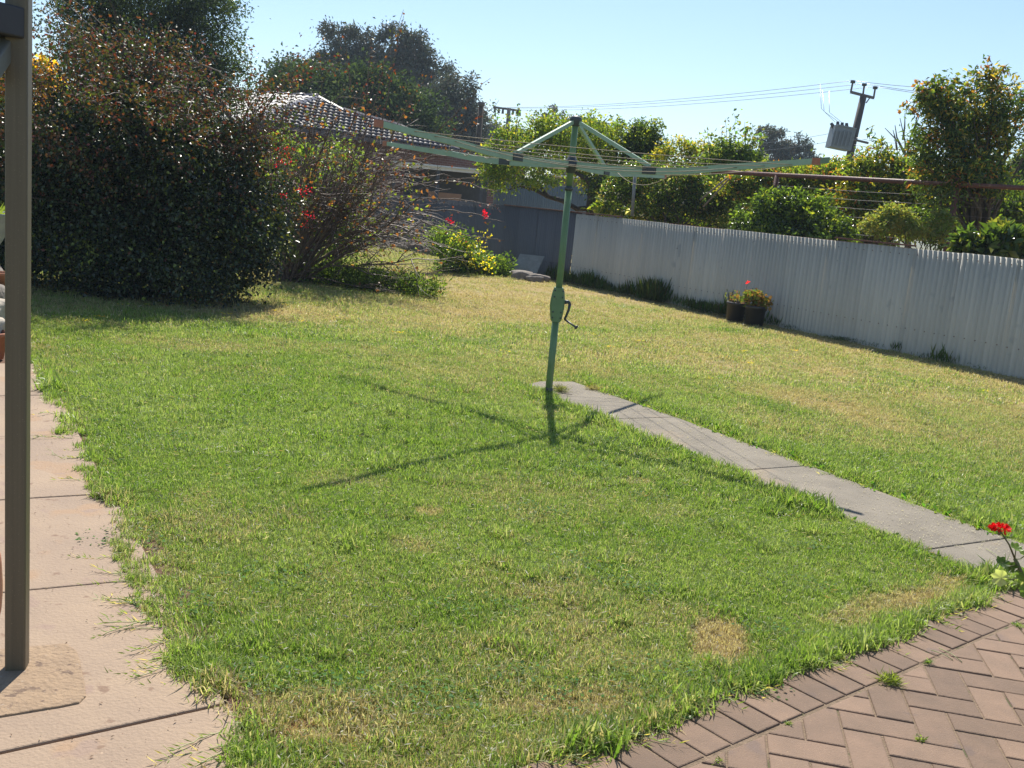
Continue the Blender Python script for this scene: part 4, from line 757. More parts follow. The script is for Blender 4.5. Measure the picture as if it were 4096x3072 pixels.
# thin rust cap along the top where the photo shows it
for a, b, lab in ((23.2, 19.2, 'rusty brown metal strip on top of the fence behind the clothesline post'), (14.6, 13.4, 'rusty brown metal strip on top of the fence left of the red trellis post')):
    m = MB(); m.beam((fence_x(a)+.0, a, 1.43), (fence_x(b), b, 1.425), .05, .022); tag(m.build('fence_capping', M_RUST), lab, 'capping')
# ragged shade weeds at the fence foot
P = []; D = []; S_ = []; C = []
for _ in range(300):
    y = random.choice((random.uniform(12, 21)**1, random.uniform(18, 21), random.uniform(18.5, 21), random.uniform(16.2, 17.0), random.gauss(14.1, .1), random.gauss(17.9, .12))); x = fence_x(y)-random.uniform(.03, .28); hh = random.uniform(.03, .36)*float(vnoise(y, 0, .35, 77))*1.5*(1.2 if 16.2 < y < 17 else 1)*(.5 if y < 15.5 else 1)
    for j in range(26):
        P.append((x+random.gauss(0, .07), y+random.gauss(0, .07), random.uniform(0, .05))); a = random.uniform(0, 6.28); D.append((math.cos(a)*.35, math.sin(a)*.35, 1)); S_.append(hh*random.uniform(.4, 1.1)); C.append([k*random.uniform(.6, 1.2) for k in random.choice((G_D, G_M, G_M, (.08, .10, .03)))])
P = np.array(P); D = unit(np.array(D)); S_ = np.array(S_); n = len(P)
o = colmesh_leaves('fence_weeds', P, D, unit(np.cross(D, rng.normal(size=(n, 3)))), S_, S_*.06+.006, np.array(C), M_LEAF); tag(o, 'long dark weeds and grass growing along the foot of the fence', 'weeds', kind='stuff')

# ---------------------------------------------------------------- leaning sheet, stones
M_BOARD = pbr('old_cement_sheet', (.30, .30, .27), (.22, .22, .20), 8, .9, .3)
pA, pB = gnd(510, 270), gnd(537, 272); pA.y = pB.y = 22.2; pA = at(511, 268.5, 20.9); pA.z = .02; pB = Vector((pA.x+.52, 20.8, .02))
m = MB(); off_ = Vector((.16, .30, .42)); nrm = (pB-pA).cross(off_).normalized()*.014; q = [pA, pB, pB+off_, pA+off_]
m.add([v+nrm for v in q]+[v-nrm for v in q], [(0, 1, 2, 3), (7, 6, 5, 4), (0, 4, 5, 1), (1, 5, 6, 2), (2, 6, 7, 3), (3, 7, 4, 0)])
tag(m.build('leaning_board', M_BOARD), 'grey cement sheet leaning against the dark fence behind flat stones', 'board')
def rock(name, c, s_, mat, label, cat, seed, group=None, rz=0, parent=None):
    import bmesh
    bm = bmesh.new(); bmesh.ops.create_icosphere(bm, subdivisions=3, radius=1); r = random.Random(seed); ph = [r.uniform(0, 6) for _ in range(6)]
    for v in bm.verts:
        k = 1+.13*math.sin(v.co.x*3+ph[0])+.10*math.sin(v.co.y*4+ph[1])*math.cos(v.co.z*3+ph[2])+.05*math.sin(v.co.x*9+ph[3])*math.sin(v.co.y*8+ph[4])
        q = [max(-.78, min(.78, a))for a in v.co]; v.co = Vector((q[0]*s_[0], q[1]*s_[1], q[2]*s_[2]))*k
    me = bpy.data.meshes.new(name); bm.to_mesh(me); bm.free(); me.materials.append(mat); me.polygons.foreach_set('use_smooth', [True]*len(me.polygons))
    o = bpy.data.objects.new(name, me); COL.objects.link(o); o.location = c; o.rotation_euler.z = rz
    return tag(o, label, cat, group)
M_STONE = pbr('field_stone', (.24, .20, .17), (.17, .15, .13), 9, .9, .5, 40)
for i, (px, py, s_, lab) in enumerate(((523, 268, (.30, .2, .12), 'flat grey stone in front of the leaning board'), (541, 272, (.26, .2, .10), 'long flat pinkish stone right of the leaning board'), (535, 276, (.2, .15, .08), 'lowest flat stone at the end of the stone heap'))):
    p = at(px, py, 20.2-.15*i); rock('stone', (p.x, p.y, s_[2]*.5), s_, M_STONE, lab, 'stone', 60+i)

# ---------------------------------------------------------------- potted geraniums at the fence
M_POT = pbr('black_plastic', (.035, .035, .04), (.025, .025, .03), 12, .45, .05)
M_SOIL = pbr('potting_soil', (.07, .045, .03), (.04, .03, .02), 60, .95, .6, 120)
def pot(name, c, r0, r1, h, mat, label, cat, rim=.012, group=None, n=28):
    t = empty(name, c, label, cat, group); m = MB(); m.lathe(c, [(0, 0), (r0, 0), (r0+(r1-r0)*.9, h*.86), (r1, h*.86), (r1+rim, h*.87), (r1+rim, h*.985), (r1+rim*.6, h), (r1-rim*.4, h), (r1-rim*.6, h*.9), (r1-rim, h*.86)], n); m.build('pot_body', mat, t)
    m = MB(); m.lathe(c, [(r1-rim*.9, h*.88), (r1*.5, h*.9), (0, h*.905)], 16); m.build('soil', M_SOIL, t); return t
pc1 = Vector((at(735, 315, 15.5).x, 15.5, 0)); pc2 = Vector((at(754, 320, 15.15).x, 15.15, 0))
t = pot('plant_pot', pc1, .13, .145, .30, M_POT, 'left black plastic pot with sparse dying plant by the fence', 'plant pot')
P = np.array(pc1)+rng.normal(0, 1, (120, 3))*np.array((.07, .07, .04))+np.array((0, 0, .36)); D = unit(rng.normal(size=(120, 3))+np.array((0, 0, 1.))); c = colmesh_leaves('leaves', P, D, unit(np.cross(D, rng.normal(size=(120, 3)))), np.full(120, .05), np.full(120, .025), np.where(rng.random((120, 1)) < .5, np.array((.20, .10, .05)), np.array((.12, .15, .05))), M_LEAF, parent=t)
m = MB()
for k in range(7): a = random.uniform(0, 6.28); m.tube([pc1+Vector((.03*math.cos(a), .03*math.sin(a), .26)), pc1+Vector((.09*math.cos(a), .09*math.sin(a), .42))], [.004, .002], 4)
m.tube([pc1+Vector((.1, -.02, .26)), pc1+Vector((.12, -.02, .60))], [.004, .003], 5); m.build('stems', M_TWIG, t)
flowers(t, [tuple(pc1+Vector((.12, -.02, .62)))], (.75, .02, .03), .022, 9, seed=8, sp=.012)
t = pot('plant_pot', pc2, .14, .155, .30, M_POT, 'right black plastic pot filled with yellow and orange geranium leaves', 'plant pot')
bl = [(pc2.x-.06, pc2.y, .40, .13, .12, .11), (pc2.x+.07, pc2.y-.02, .36, .12, .1, .07)]
foliage('leaves', bl, 700, .055, [(2, (.30, .30, .05)), (2, (.36, .20, .07)), (1.5, G_L)], M_MATTE, t, nclump=26, sig=.3, shell=.4, aspect=.85, seed=70)

# ---------------------------------------------------------------- rusty trellis rail behind the fence
t = empty('trellis_frame', (4.5, 17.5, 0), 'rusty pipe rail and posts with strained wires above the pale fence', 'trellis')
def RZ(px, py, z): d = ray(px, py); k = (z-CAM_H)/d.z; return Vector((0, 0, CAM_H))+d*k
ra, rb2 = RZ(712, 171.5, 2.4), RZ(1024, 188, 2.4); dr = (rb2-ra).normalized(); rb2 = rb2+dr*3.0
m = MB(); m.tube([ra, rb2], .038, 10); m.build('top_rail', M_RUST, t)
def on_rail(px):
    best = None
    for i in range(400):
        p = ra.lerp(rb2, i/399); v = p-Vector((0, 0, CAM_H)); x = 512+FPX*v.dot(rt)/v.dot(fwd)
        if best is None or abs(x-px) < best[0]: best = (abs(x-px), p)
    return best[1]
for px, tp in ((777, 0), (957, .1), (1090, .05)):
    p = on_rail(px); m = MB(); m.tube([Vector((p.x, p.y, 0)), Vector((p.x, p.y, 2.4+tp))], .045, 10); m.build('post', M_RUST, t)
M_WIRE = pbr('galvanised_wire', (.16, .13, .12), (.12, .09, .08), 60, .6)
pa, pb = on_rail(957), on_rail(1090)
for z in (2.22, 2.08, 1.94, 1.80, 1.66, 1.52):
    a = pa.copy(); b = pb.copy(); a.z = b.z = z; a2 = on_rail(777); a2.z = z; m = MB(); m.tube([a2, (a2+a)/2-Vector((0, 0, .02)), a, (a+b)/2-Vector((0, 0, .02)), b], .0028, 4); m.build('wire', M_WIRE, t)
m = MB(); a = at(635, 176, 19.6); m.tube([at(632, 216, 19.6), a], .032, 8)
tag(m.build('pale_post', pbr('pale_steel', (.22, .23, .22), (.17, .17, .17), 10, .6)), 'thin pale grey post behind the fence left of the trellis rail', 'post')
for k, (x0, y0, x1, y1, lab) in enumerate(((703, 207, 745, 168+10, 'pale bamboo pole leaning in the shrubs, the steeper one'), (700, 200, 742, 178, 'pale bamboo pole leaning in the shrubs, the flatter one'))):
    m = MB(); m.tube([at(x0, y0, 19.4), at(x1-15, y1, 19.3)], .018, 6); tag(m.build('bamboo_pole', M_PALEBARK), lab, 'pole')

# ---------------------------------------------------------------- neighbour's light fence and flat white roof
t = empty('neighbour_fence', (3, 34, 0), 'pale corrugated neighbour fence seen over the dark fence under the fruit tree', 'fence')
pL = at(494, 188, 33); pR = at(665, 188, 31); Lf = (Vector((pR.x, pR.y, 0))-Vector((pL.x, pL.y, 0))).length; az = math.atan2(pR.y-pL.y, pR.x-pL.x); hz = 2.15
V, F = corr_sheet(.86+.03, hz, .011); me = fast_mesh('corrugated_sheet', V, F, M_PALETIN, smooth=True)
for i in range(int(Lf/.86)+1):
    o = bpy.data.objects.new('corrugated_sheet', me); COL.objects.link(o); o.parent = t; o.location = Vector((pL.x+math.cos(az)*i*.86, pL.y+math.sin(az)*i*.86, (.03 if i % 3 == 0 else 0)))-t.location; o.rotation_euler.z = az
M_WHITE = pbr('white_paint', (.78, .77, .74), (.70, .69, .66), 5, .5)
t = empty('flat_roof_shed', (4.0, 36.5, 0), 'low shed with a thin white roof edge behind the pale neighbour fence', 'shed')
m = MB(); a = at(545, 177, 36); b = at(672, 183, 36); a.z = b.z = 2.55; m.beam(a, b, 2.6, .06); m.build('roof', M_WHITE, t)
m = MB(); a2, b2 = a.copy(), b.copy(); a2.z = b2.z = 1.26; m.beam(a2+Vector((0, .5, 0)), b2+Vector((0, .5, 0)), .1, 2.5); m.build('wall', M_PALETIN, t)

# ---------------------------------------------------------------- brick house with tiled roof
house = empty('brick_house', (-5.5, 36, 0), 'brown brick house with glazed dark tile roof behind the bushes', 'house')
EZ = 3.2; M_TILE = pbr('glazed_roof_tile', (.06, .055, .066), (.045, .042, .05), 6, .5, .1, 30, spec=.3); M_RIDGE = pbr('ridge_cap', (.10, .075, .075), (.075, .055, .055), 6, .30, .1, 30, spec=.7)
e0 = RZ(300, 127, EZ); e1 = RZ(458, 150, EZ); ed = (e1-e0).normalized(); pn = Vector((-ed.y, ed.x, 0)); 
if pn.y < 0: pn = -pn
pit = R(23); sl = pn*math.cos(pit)+Vector((0, 0, 1))*math.sin(pit); pnrm = ed.cross(sl).normalized()
if pnrm.z < 0: pnrm = -pnrm
def on_roof(px, py, lift=0):
    d = ray(px, py); o = Vector((0, 0, CAM_H)); k = (e0+pnrm*lift-o).dot(pnrm)/d.dot(pnrm); return o+d*k
def sc2(p): v = p-e0; return (v.dot(ed), v.dot(sl))
RA, RB, RC_, RDd, RL = on_roof(318, 98), on_roof(343, 111), on_roof(400, 127), on_roof(458, 150), on_roof(232, 125)
el = sc2(RL); corner = e0+ed*(el[0]-(el[1])*.9)
poly = [(sc2(corner)[0], 0), (sc2(RDd)[0], max(0, sc2(RDd)[1]-.0)), sc2(RC_), sc2(RB), sc2(RA), el]
poly[1] = (sc2(RDd)[0]+.3, 0)
roof_v = [e0+ed*a+sl*b for a, b in poly]
m = MB(); m.add([p-pnrm*.05 for p in roof_v], [tuple(range(len(roof_v)))]); ro = m.build('roof', M_TILE, house)
# tiles: overlapping courses of curved tiles, clipped to the roof outline
def inside(p, poly):
    x, y = p; c = False; n = len(poly)
    for i in range(n):
        x1, y1 = poly[i]; x2, y2 = poly[(i+1) % n]
        if (y1 > y) != (y2 > y) and x < (x2-x1)*(y-y1)/(y2-y1)+x1: c = not c
    return c
tw_, th_ = .245, .31; V = []; F = []
amin = min(p[0] for p in poly); amax = max(p[0] for p in poly); bmax = max(p[1] for p in poly); row = 0; b = -.06
while b < bmax:
    a = amin
    while a < amax:
        if inside((a+tw_/2, b+th_*.5), poly):
            bs = len(V)
            for (da, hz_) in ((0, .0), (.3, .045), (.55, .05), (.8, .004), (1.0, 0.0)):
                for (db, hl) in ((-.03, .034), (th_, .0)):
                    V.append(tuple(e0+ed*(a+da*tw_)+sl*(b+db)+pnrm*(hz_+hl)))
            for k in range(5): V.append(tuple(Vector(V[bs+2*k])-pnrm*.03))
            for k in range(4): F.append((bs+2*k, bs+2*k+2, bs+2*k+3, bs+2*k+1)); F.append((bs+10+k, bs+10+k+1, bs+2*k+2, bs+2*k))
        a += tw_
    b += th_; row += 1
tl = link('roof_tiles', fast_mesh('roof_tiles', np.array(V), np.array(F), M_TILE), ro); tl.location = (0, 0, 0); tl['kind'] = 'stuff'
print('roof tiles', len(V)//15)
def ridge(pa, pb, parent, L=.38, r_=.12):
    k = pb-pa; n = max(1, int(k.length/L)); me = None
    for i in range(n):
        p = pa+k*(i/n); q = pa+k*((i+1.06)/n); m = MB(); side = k.normalized().cross(pnrm).normalized(); vv = []
        for (pp_, rr_) in ((p, r_*1.12), (q, r_*.95)):
            for a in (-1, -.5, 0, .5, 1): vv.append(pp_+side*rr_*math.sin(a*1.35)+pnrm*(rr_*math.cos(a*1.35)-.03))
        m.add(vv, [(j, j+1, j+6, j+5) for j in range(4)]+[(0, 1, 2, 3, 4), (9, 8, 7, 6, 5)]); o = m.build('ridge_tile', M_RIDGE, ro); o.location = (0, 0, 0)
ridge(RL, RA, ro); ridge(RA, RB, ro); ridge(RB, RC_, ro, r_=.15); ridge(RC_, RDd, ro, r_=.13)
# left plane behind the hip, with its ridge, and the far right return
RLb = RA+Vector((-9, 3.2, .0)); base_l = corner+Vector((-7, 3.0, 0)); m = MB(); m.add([RA, RLb, base_l, RL.lerp(corner, .0)], [(0, 1, 2, 3)]); m.build('side_slope', M_TILE, house)
V = []; F = []; s1 = (RLb-RA); n1 = int(s1.length/.27)
dn = (RL-RA); 
for j in range(9):
    for i in range(n1):
        p = RA+s1*(i/n1)+dn*(j/9*.95); w = s1/n1; dd = dn/9
        bs = len(V)
        for k, hh in ((0, 0), (.3, .05), (.6, .05), (1, 0)):
            V += [tuple(p+w*k+Vector((0, 0, hh+.03))), tuple(p+w*k+dd+Vector((0, 0, hh+.06)))]
        for k in range(3): F.append((bs+2*k, bs+2*k+1, bs+2*k+3, bs+2*k+2))
tl = link('side_tiles', fast_mesh('side_tiles', np.array(V), np.array(F), M_TILE), house); tl['kind'] = 'stuff'
m = MB(); 
for i in range(n1//2):
    p = RA+s1*(2*i/n1); q = RA+s1*((2*i+2.1)/n1); m.tube([p+Vector((0, 0, .03)), q+Vector((0, 0, .01))], [.12, .10], 8)
m.build('ridge_line', M_RIDGE, house)
m = MB(); m.beam(corner-Vector((0, 0, .1))-pn*.06, poly and (e0+ed*(poly[1][0]))-Vector((0, 0, .1))-pn*.06, .12, .14); m.build('gutter', pbr('brown_gutter', (.09, .07, .075), None, 6, .5), house)
M_BRICKW = None
def brick_mat():
    m_, t_, o_ = new_mat('house_brick'); L = t_.links; b = N(t_, 'ShaderNodeBsdfPrincipled'); b.inputs['Roughness'].default_value = .9; tc = N(t_, 'ShaderNodeTexCoord'); mp = N(t_, 'ShaderNodeMapping'); 
    bt = N(t_, 'ShaderNodeTexBrick'); bt.inputs['Color1'].default_value = (.17, .075, .06, 1); bt.inputs['Color2'].default_value = (.12, .055, .05, 1); bt.inputs['Mortar'].default_value = (.22, .19, .18, 1); bt.inputs['Scale'].default_value = 1; bt.inputs['Brick Width'].default_value = .24; bt.inputs['Row Height'].default_value = .086; bt.inputs['Mortar Size'].default_value = .008
    L.new(tc.outputs['UV'], bt.inputs['Vector']); L.new(bt.outputs['Color'], b.inputs['Base Color']); L.new(b.outputs[0], o_.inputs[0]); return m_
M_BRICKW = brick_mat()
def wall(a, b, z0, z1, mat, name, parent, thick=.2):
    a = Vector((a.x, a.y, 0)); b = Vector((b.x, b.y, 0)); d = (b-a); nn = Vector((-d.y, d.x, 0)).normalized()*thick; vv = []
    for off_v in (Vector((0, 0, 0)), nn):
        vv += [a+off_v+Vector((0, 0, z0)), b+off_v+Vector((0, 0, z0)), b+off_v+Vector((0, 0, z1)), a+off_v+Vector((0, 0, z1))]
    m = MB(); m.add(vv, [(0, 1, 2, 3), (7, 6, 5, 4), (0, 4, 5, 1), (1, 5, 6, 2), (2, 6, 7, 3), (3, 7, 4, 0)]); me = m.mesh(name, mat); uv = me.uv_layers.new(name='UVMap'); L = d.length
    for p in me.polygons:
        for li in p.loop_indices:
            v = Vector(me.vertices[me.loops[li].vertex_index].co); uv.data[li].uv = ((v-a).dot(d)/L, v.z)
    return link(name, me, parent)
wa = e0+ed*(poly[0][0]+.5)+pn*.5; wb = e0+ed*(poly[1][0]+4.2)+pn*.5
wall(wa, wb, 0, EZ-.03, M_BRICKW, 'wall', house)
# carport / verandah with bright sheet roof and dark interior
cpt = empty('carport', (-2.2, 31, 0), 'open carport with bright white roof edge below the house roof', 'carport')
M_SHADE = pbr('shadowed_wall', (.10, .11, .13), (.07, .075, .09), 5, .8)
a, b = at(392, 172, 31), at(484, 177, 31); a.z = b.z = 2.33; m = MB(); m.beam(a+Vector((0, 1.6, .05)), b+Vector((0, 1.6, .05)), 3.4, .05); m.build('roof_sheet', pbr('zincalume', (.6, .6, .6), (.5, .5, .5), 8, .35, metal=.5), cpt)
m = MB(); m.beam(a, b, .05, .14); m.build('fascia', M_WHITE, cpt)
for s_ in (.02, .5, .98):
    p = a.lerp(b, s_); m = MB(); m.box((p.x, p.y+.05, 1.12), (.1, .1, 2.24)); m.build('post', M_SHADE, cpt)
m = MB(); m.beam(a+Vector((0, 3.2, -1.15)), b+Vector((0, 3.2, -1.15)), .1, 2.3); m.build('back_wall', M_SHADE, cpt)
m = MB(); p = at(445, 193, 31.5); m.box((p.x, p.y, .8), (1.0, .5, 1.6)); tag(m.build('cardboard_box', pbr('cardboard', (.42, .26, .17), (.34, .2, .13), 5, .9)), 'tan box like stack standing inside the dark carport', 'box')

# ---------------------------------------------------------------- power poles, transformer, wires
M_POLE = pbr('concrete_steel_pole', (.07, .055, .05), (.05, .04, .035), 8, .8); M_STEEL = pbr('pole_steel', (.12, .10, .10), (.09, .08, .08), 8, .6); M_TRANS = pbr('transformer_grey', (.20, .225, .245), (.17, .19, .21), 4, .6); M_INS = pbr('insulator', (.05, .045, .05), None, 8, .3)
YP = 50.0; pole = empty('power_pole', (at(845, 240, YP).x, YP, 0), 'stout power pole with three pronged crossarm and grey transformer', 'power pole')
m = MB(); a = at(842, 190, YP); b = at(863.5, 96, YP); m.tube([Vector((a.x-.45, YP, 0)), a, b], [.22, .20, .16], 12); m.build('pole', M_POLE, pole)
ca, cb = at(850.5, 92, YP), at(874, 98, YP); m = MB(); m.beam(ca, cb, .12, .12); m.build('crossarm', M_STEEL, pole)
m = MB(); m.tube([at(866, 103, YP), at(870, 97.5, YP)], .03, 5); m.build('brace', M_STEEL, pole)
ris = []
for (x0, y0, x1, y1) in ((850.8, 92, 853.2, 80.5), (863, 94.5, 864.5, 83.5), (873.6, 98, 875.5, 86.5)):
    p, q = at(x0, y0, YP), at(x1, y1, YP); m = MB(); m.tube([p, q], .045, 6); rr = m.build('riser', M_STEEL, pole)
    m = MB(); m.tube([q-(q-p)*.22, q], [.12, .12], 8); i_ = m.build('insulator', M_INS, rr); i_.location = (0, 0, 0); ris.append(q)
c = at(840.5, 138.5, YP-.6); s_ = YP/FPX; tilt = Matrix.Rotation(R(6), 3, 'Y'); tr_ = MB(); tr_.box(c, (20*s_, .9, 20*s_), M=tilt); tb = tr_.build('transformer', M_TRANS, pole)
m = MB(); m.box(c+Vector((.1, 0, 10.3*s_)), (18*s_, 1.0, 1.2*s_), M=tilt); m.build('transformer_lid', M_TRANS, pole)
for k in range(5):
    m = MB(); m.box(c+Vector(((-8+k*3.6)*s_, -.52, -.6*s_)), (.05, .05, 14*s_), M=tilt); f_ = m.build('cooling_fin', M_TRANS, tb); f_.location = (0, 0, 0)
for (x, y, x2, y2) in ((834, 128, 831, 123), (837.5, 127.5, 837.8, 121.5), (842, 127.5, 842.2, 122.5), (846.5, 128, 846.6, 123)):
    m = MB(); m.tube([at(x, y, YP-.6), at(x2, y2, YP-.6)], [.10, .07], 7); m.build('bushing', M_INS, pole)
m = MB(); m.tube([at(839, 136, YP-.6), at(868, 143, YP)], .06, 6); m.build('street_lamp_arm', M_STEEL, pole)
def wire(name, pts, rad, label, group=None, sag=0.0):
    m = MB(); out = []
    for i in range(len(pts)-1):
        a, b = pts[i], pts[i+1]
        for k in range(12):
            t_ = k/12; out.append(a.lerp(b, t_)-Vector((0, 0, sag*4*t_*(1-t_))))
    out.append(pts[-1]); m.tube(out, rad, 4); return tag(m.build(name, M_INS), label, 'cable', group)
T2 = [at(496, 107.5, 85), at(506, 108, 85), at(517, 110, 85)]; RE = [at(1120, 83, 44), at(1120, 95, 44), at(1120, 97, 44)]
for k, lab in enumerate(('highest of the three overhead cables strung from the transformer pole', 'middle of the three overhead cables strung from the transformer pole', 'lowest of the three overhead cables strung from the transformer pole')):
    wire('power_cable', [T2[k], ris[k], RE[k]], .011, lab, sag=.35)
for k, (a, b) in enumerate((((820, 84), (835, 122)), ((822.5, 90), (838, 121.5)), ((829, 91), (842, 122.5)))):
    a_ = at(*a, YP+1); b_ = at(*b, YP-.6); m = MB(); m.tube([a_, a_.lerp(b_, .5)-Vector((.25, 0, .3)), b_], .011, 4); tag(m.build('drop_cable', M_INS), ('leftmost', 'middle', 'rightmost')[k]+' thin drop cable curving down to the transformer', 'cable')
wire('low_cable', [at(700, 143, 75), at(838, 132, YP), at(940, 140, 44)], .009, 'upper faint low voltage cable passing behind the transformer', sag=.3)
wire('low_cable', [at(700, 150, 75), at(838, 140, YP), at(940, 145, 44)], .009, 'lower faint low voltage cable passing behind the transformer', sag=.3)
p = at(506, 150, 85); tp = empty('power_pole', (p.x, 85, 0), 'distant power pole with a long double arm of insulators left of the hoist', 'power pole')
m = MB(); m.tube([Vector((p.x, 85, 0)), at(509, 108, 85)], [.2, .15], 8); m.build('pole', M_STEEL, tp)
m = MB(); m.beam(at(493, 107, 85), at(521, 111, 85), .14, .16); m.build('crossarm', M_STEEL, tp)
for x in (495, 499, 503, 513, 517, 520):
    m = MB(); q = at(x, 108+(x-493)*.14, 85); m.tube([q, q-Vector((0, 0, .35))], [.09, .12], 6); m.build('insulator', M_INS, tp)
p = at(479, 155, 50); tp = empty('timber_pole', (p.x, 50, 0), 'plain dark pole without arms standing left of the double armed one', 'power pole'); m = MB(); m.tube([Vector((p.x-.1, 50, 0)), at(481.5, 103, 50)], [.16, .13], 8); m.build('pole', M_BARK, tp); m = MB(); m.tube([at(481, 106, 50), at(481.5, 102.2, 50)], .18, 8); m.build('pole_cap', M_STEEL, tp)

# ---------------------------------------------------------------- rotary clothes hoist
M_HG = pbr('hoist_green', (.15, .24, .11), (.12, .20, .09), 14, .45, .05, spots=[(40, .70, (.10, .12, .08))]); M_HG2 = pbr('hoist_light_green', (.32, .44, .31), (.28, .39, .27), 14, .45, .05, spots=[(30, .72, (.22, .22, .16))]); M_DKM = pbr('dark_cast_metal', (.06, .07, .075), (.045, .05, .055), 20, .5); M_LINE = pbr('clothes_line_cord', (.36, .28, .18), (.28, .22, .15), 60, .7)
M_REDCAP = pbr('faded_red_cap', (.45, .17, .10), None, 20, .6)
HX, HY = .30, 7.9; hb_ = Vector((HX, HY, 0))
hoist = empty('rotary_clothesline', hb_, 'green rotary clothes hoist standing in the lawn at the end of the grey path', 'clothesline')
m = MB(); m.tube([hb_-Vector((0, 0, .1)), hb_+Vector((0, 0, .66))], .0285, 20); m.build('lower_post', M_HG, hoist)
m = MB(); m.lathe(hb_, [(.028, .012), (.036, .012), (.036, .05), (.030, .06)], 16); m.build('ground_sleeve', pbr('sleeve', (.10, .10, .10), None, 20, .7), hoist)
m = MB(); m.tube([hb_+Vector((0, 0, .66)), hb_+Vector((0, 0, 1.64))], .0265, 20); m.build('middle_post', M_HG, hoist)
m = MB(); m.tube([hb_+Vector((0, 0, 1.63)), hb_+Vector((0, 0, 1.665))], .032, 20); m.build('collar', M_DKM, hoist)
m = MB(); m.tube([hb_+Vector((0, 0, 1.66)), hb_+Vector((0, 0, 2.16))], .0245, 20); m.build('upper_post', M_HG, hoist)
# gear housing: bulged box with flat lip edges
m = MB(); prof = [(-.034, .60), (-.044, .62), (-.050, .66), (-.058, .72), (-.056, .78), (-.046, .84), (-.036, .872)]; profr = [(.036, .60), (.046, .62), (.052, .66), (.058, .72), (.056, .78), (.048, .84), (.036, .872)]
vv = []
for (xl, z), (xr, _z) in zip(prof, profr):
    for y, q in ((-.030, .7), (-.042, .35), (-.046, 0)): pass
    ring = [(xl, -.018), (xl*.75, -.042), (xr*.75, -.042), (xr, -.018), (xr, .018), (xr*.75, .042), (xl*.75, .042), (xl, .018)]
    vv += [hb_+Vector((x_, y_, z)) for x_, y_ in ring]
ff = []
for i in range(len(prof)-1):
    for k in range(8): k2 = (k+1) % 8; ff.append((i*8+k, i*8+k2, (i+1)*8+k2, (i+1)*8+k))
ff += [tuple(range(8))[::-1], tuple(48+k for k in range(8))]
m.add(vv, ff); gh = m.build('gear_housing', M_HG, hoist)
for z in (.635, .68, .80, .85):
    for x in (-.03, .034):
        m = MB(); m.tube([hb_+Vector((x, -.046, z)), hb_+Vector((x, -.052, z))], .007, 8); b_ = m.build('bolt', M_DKM, gh); b_.location = (0, 0, 0)
m = MB(); m.tube([hb_+Vector((.05, 0, .76)), hb_+Vector((.085, 0, .765)), hb_+Vector((.10, -.005, .75))], [.018, .015, .013], 10); m.tube([hb_+Vector((.10, -.005, .755)), hb_+Vector((.094, -.01, .70)), hb_+Vector((.07, -.012, .625))], [.013, .010, .010], 8); m.tube([hb_+Vector((.07, -.012, .625)), hb_+Vector((.12, -.06, .60)), hb_+Vector((.165, -.10, .578))], [.009, .008, .008], 8); m.tube([hb_+Vector((.16, -.096, .582)), hb_+Vector((.166, -.101, .578))], .018, 8); m.build('crank_handle', M_DKM, hoist)
HZ = 1.83
m = MB(); m.lathe(hb_, [(.02, 1.76), (.034, 1.77), (.038, 1.80), (.055, 1.805), (.06, 1.83), (.055, 1.86), (.036, 1.87), (.032, 1.895), (.02, 1.90)], 20); m.build('hub', M_DKM, hoist)
m = MB(); m.lathe(hb_, [(.026, 2.12), (.038, 2.13), (.046, 2.165), (.048, 2.178), (.03, 2.195), (0, 2.205)], 24); m.build('cap', M_DKM, hoist)
arms = []
for ang, tz in ((-128, 1.90), (140, 1.92), (63, 1.88), (-34, 1.955)):
    d = Vector((math.cos(R(ang)), math.sin(R(ang)), 0)); Lr = {-128: 2.04, 140: 2.14, 63: 2.14, -34: 1.90}[ang]; sd_ = Vector((-d.y, d.x, 0)); secs = []
    for r_ in (.03, .35, .7, 1.0, 1.3, 1.7, 2.0, Lr):
        z = HZ + (-.012 if .2 < r_ < 1.1 else 0) + (tz-HZ)*max(0, (r_-.7)/(Lr-.7))**1.25; hh = .0235 if r_ < 1.2 else .0235-.006*(r_-1.2)
        secs.append((hb_+d*r_+Vector((0, 0, z)), hh))
    m = MB(); vv = []
    for p, hh in secs: vv += [p+sd_*.013-Vector((0, 0, hh)), p-sd_*.013-Vector((0, 0, hh)), p-sd_*.013+Vector((0, 0, hh)), p+sd_*.013+Vector((0, 0, hh))]
    ff = []
    for i in range(len(secs)-1):
        for k in range(4): k2 = (k+1) % 4; ff.append((i*4+k, i*4+k2, (i+1)*4+k2, (i+1)*4+k))
    ff += [(3, 2, 1, 0), tuple(len(secs)*4-4+k for k in range(4))]; m.add(vv, ff); am = m.build('arm', M_HG2, hoist)
    m = MB(); m.beam(secs[-1][0]-d*.01, secs[-1][0]+d*.045, .03, .044); ec = m.build('end_cap', M_REDCAP, am); ec.location = (0, 0, 0)
    m = MB(); f0 = hb_+d*.68+Vector((0, 0, HZ+.015)); m.beam(f0-d*.05-Vector((0, 0, .02)), f0+d*.06-Vector((0, 0, .02)), .04, .055); br = m.build('strut_bracket', M_DKM, am); br.location = (0, 0, 0)
    m = MB(); m.beam(hb_+d*.03+Vector((0, 0, 2.15)), f0+Vector((0, 0, .01)), .022, .028, upv=(0, 0, 1)); m.build('strut', M_HG2, hoist)
    arms.append((d, secs))
def arm_pt(k, r_):
    d, secs = arms[k]; base_ = hb_+d*r_; tz = (1.90, 1.92, 1.88, 1.955)[k]; z = HZ+(tz-HZ)*max(0, (r_-.7)/(2.2-.7))**1.25; return Vector((base_.x, base_.y, z+.012))
rl = random.Random(5)
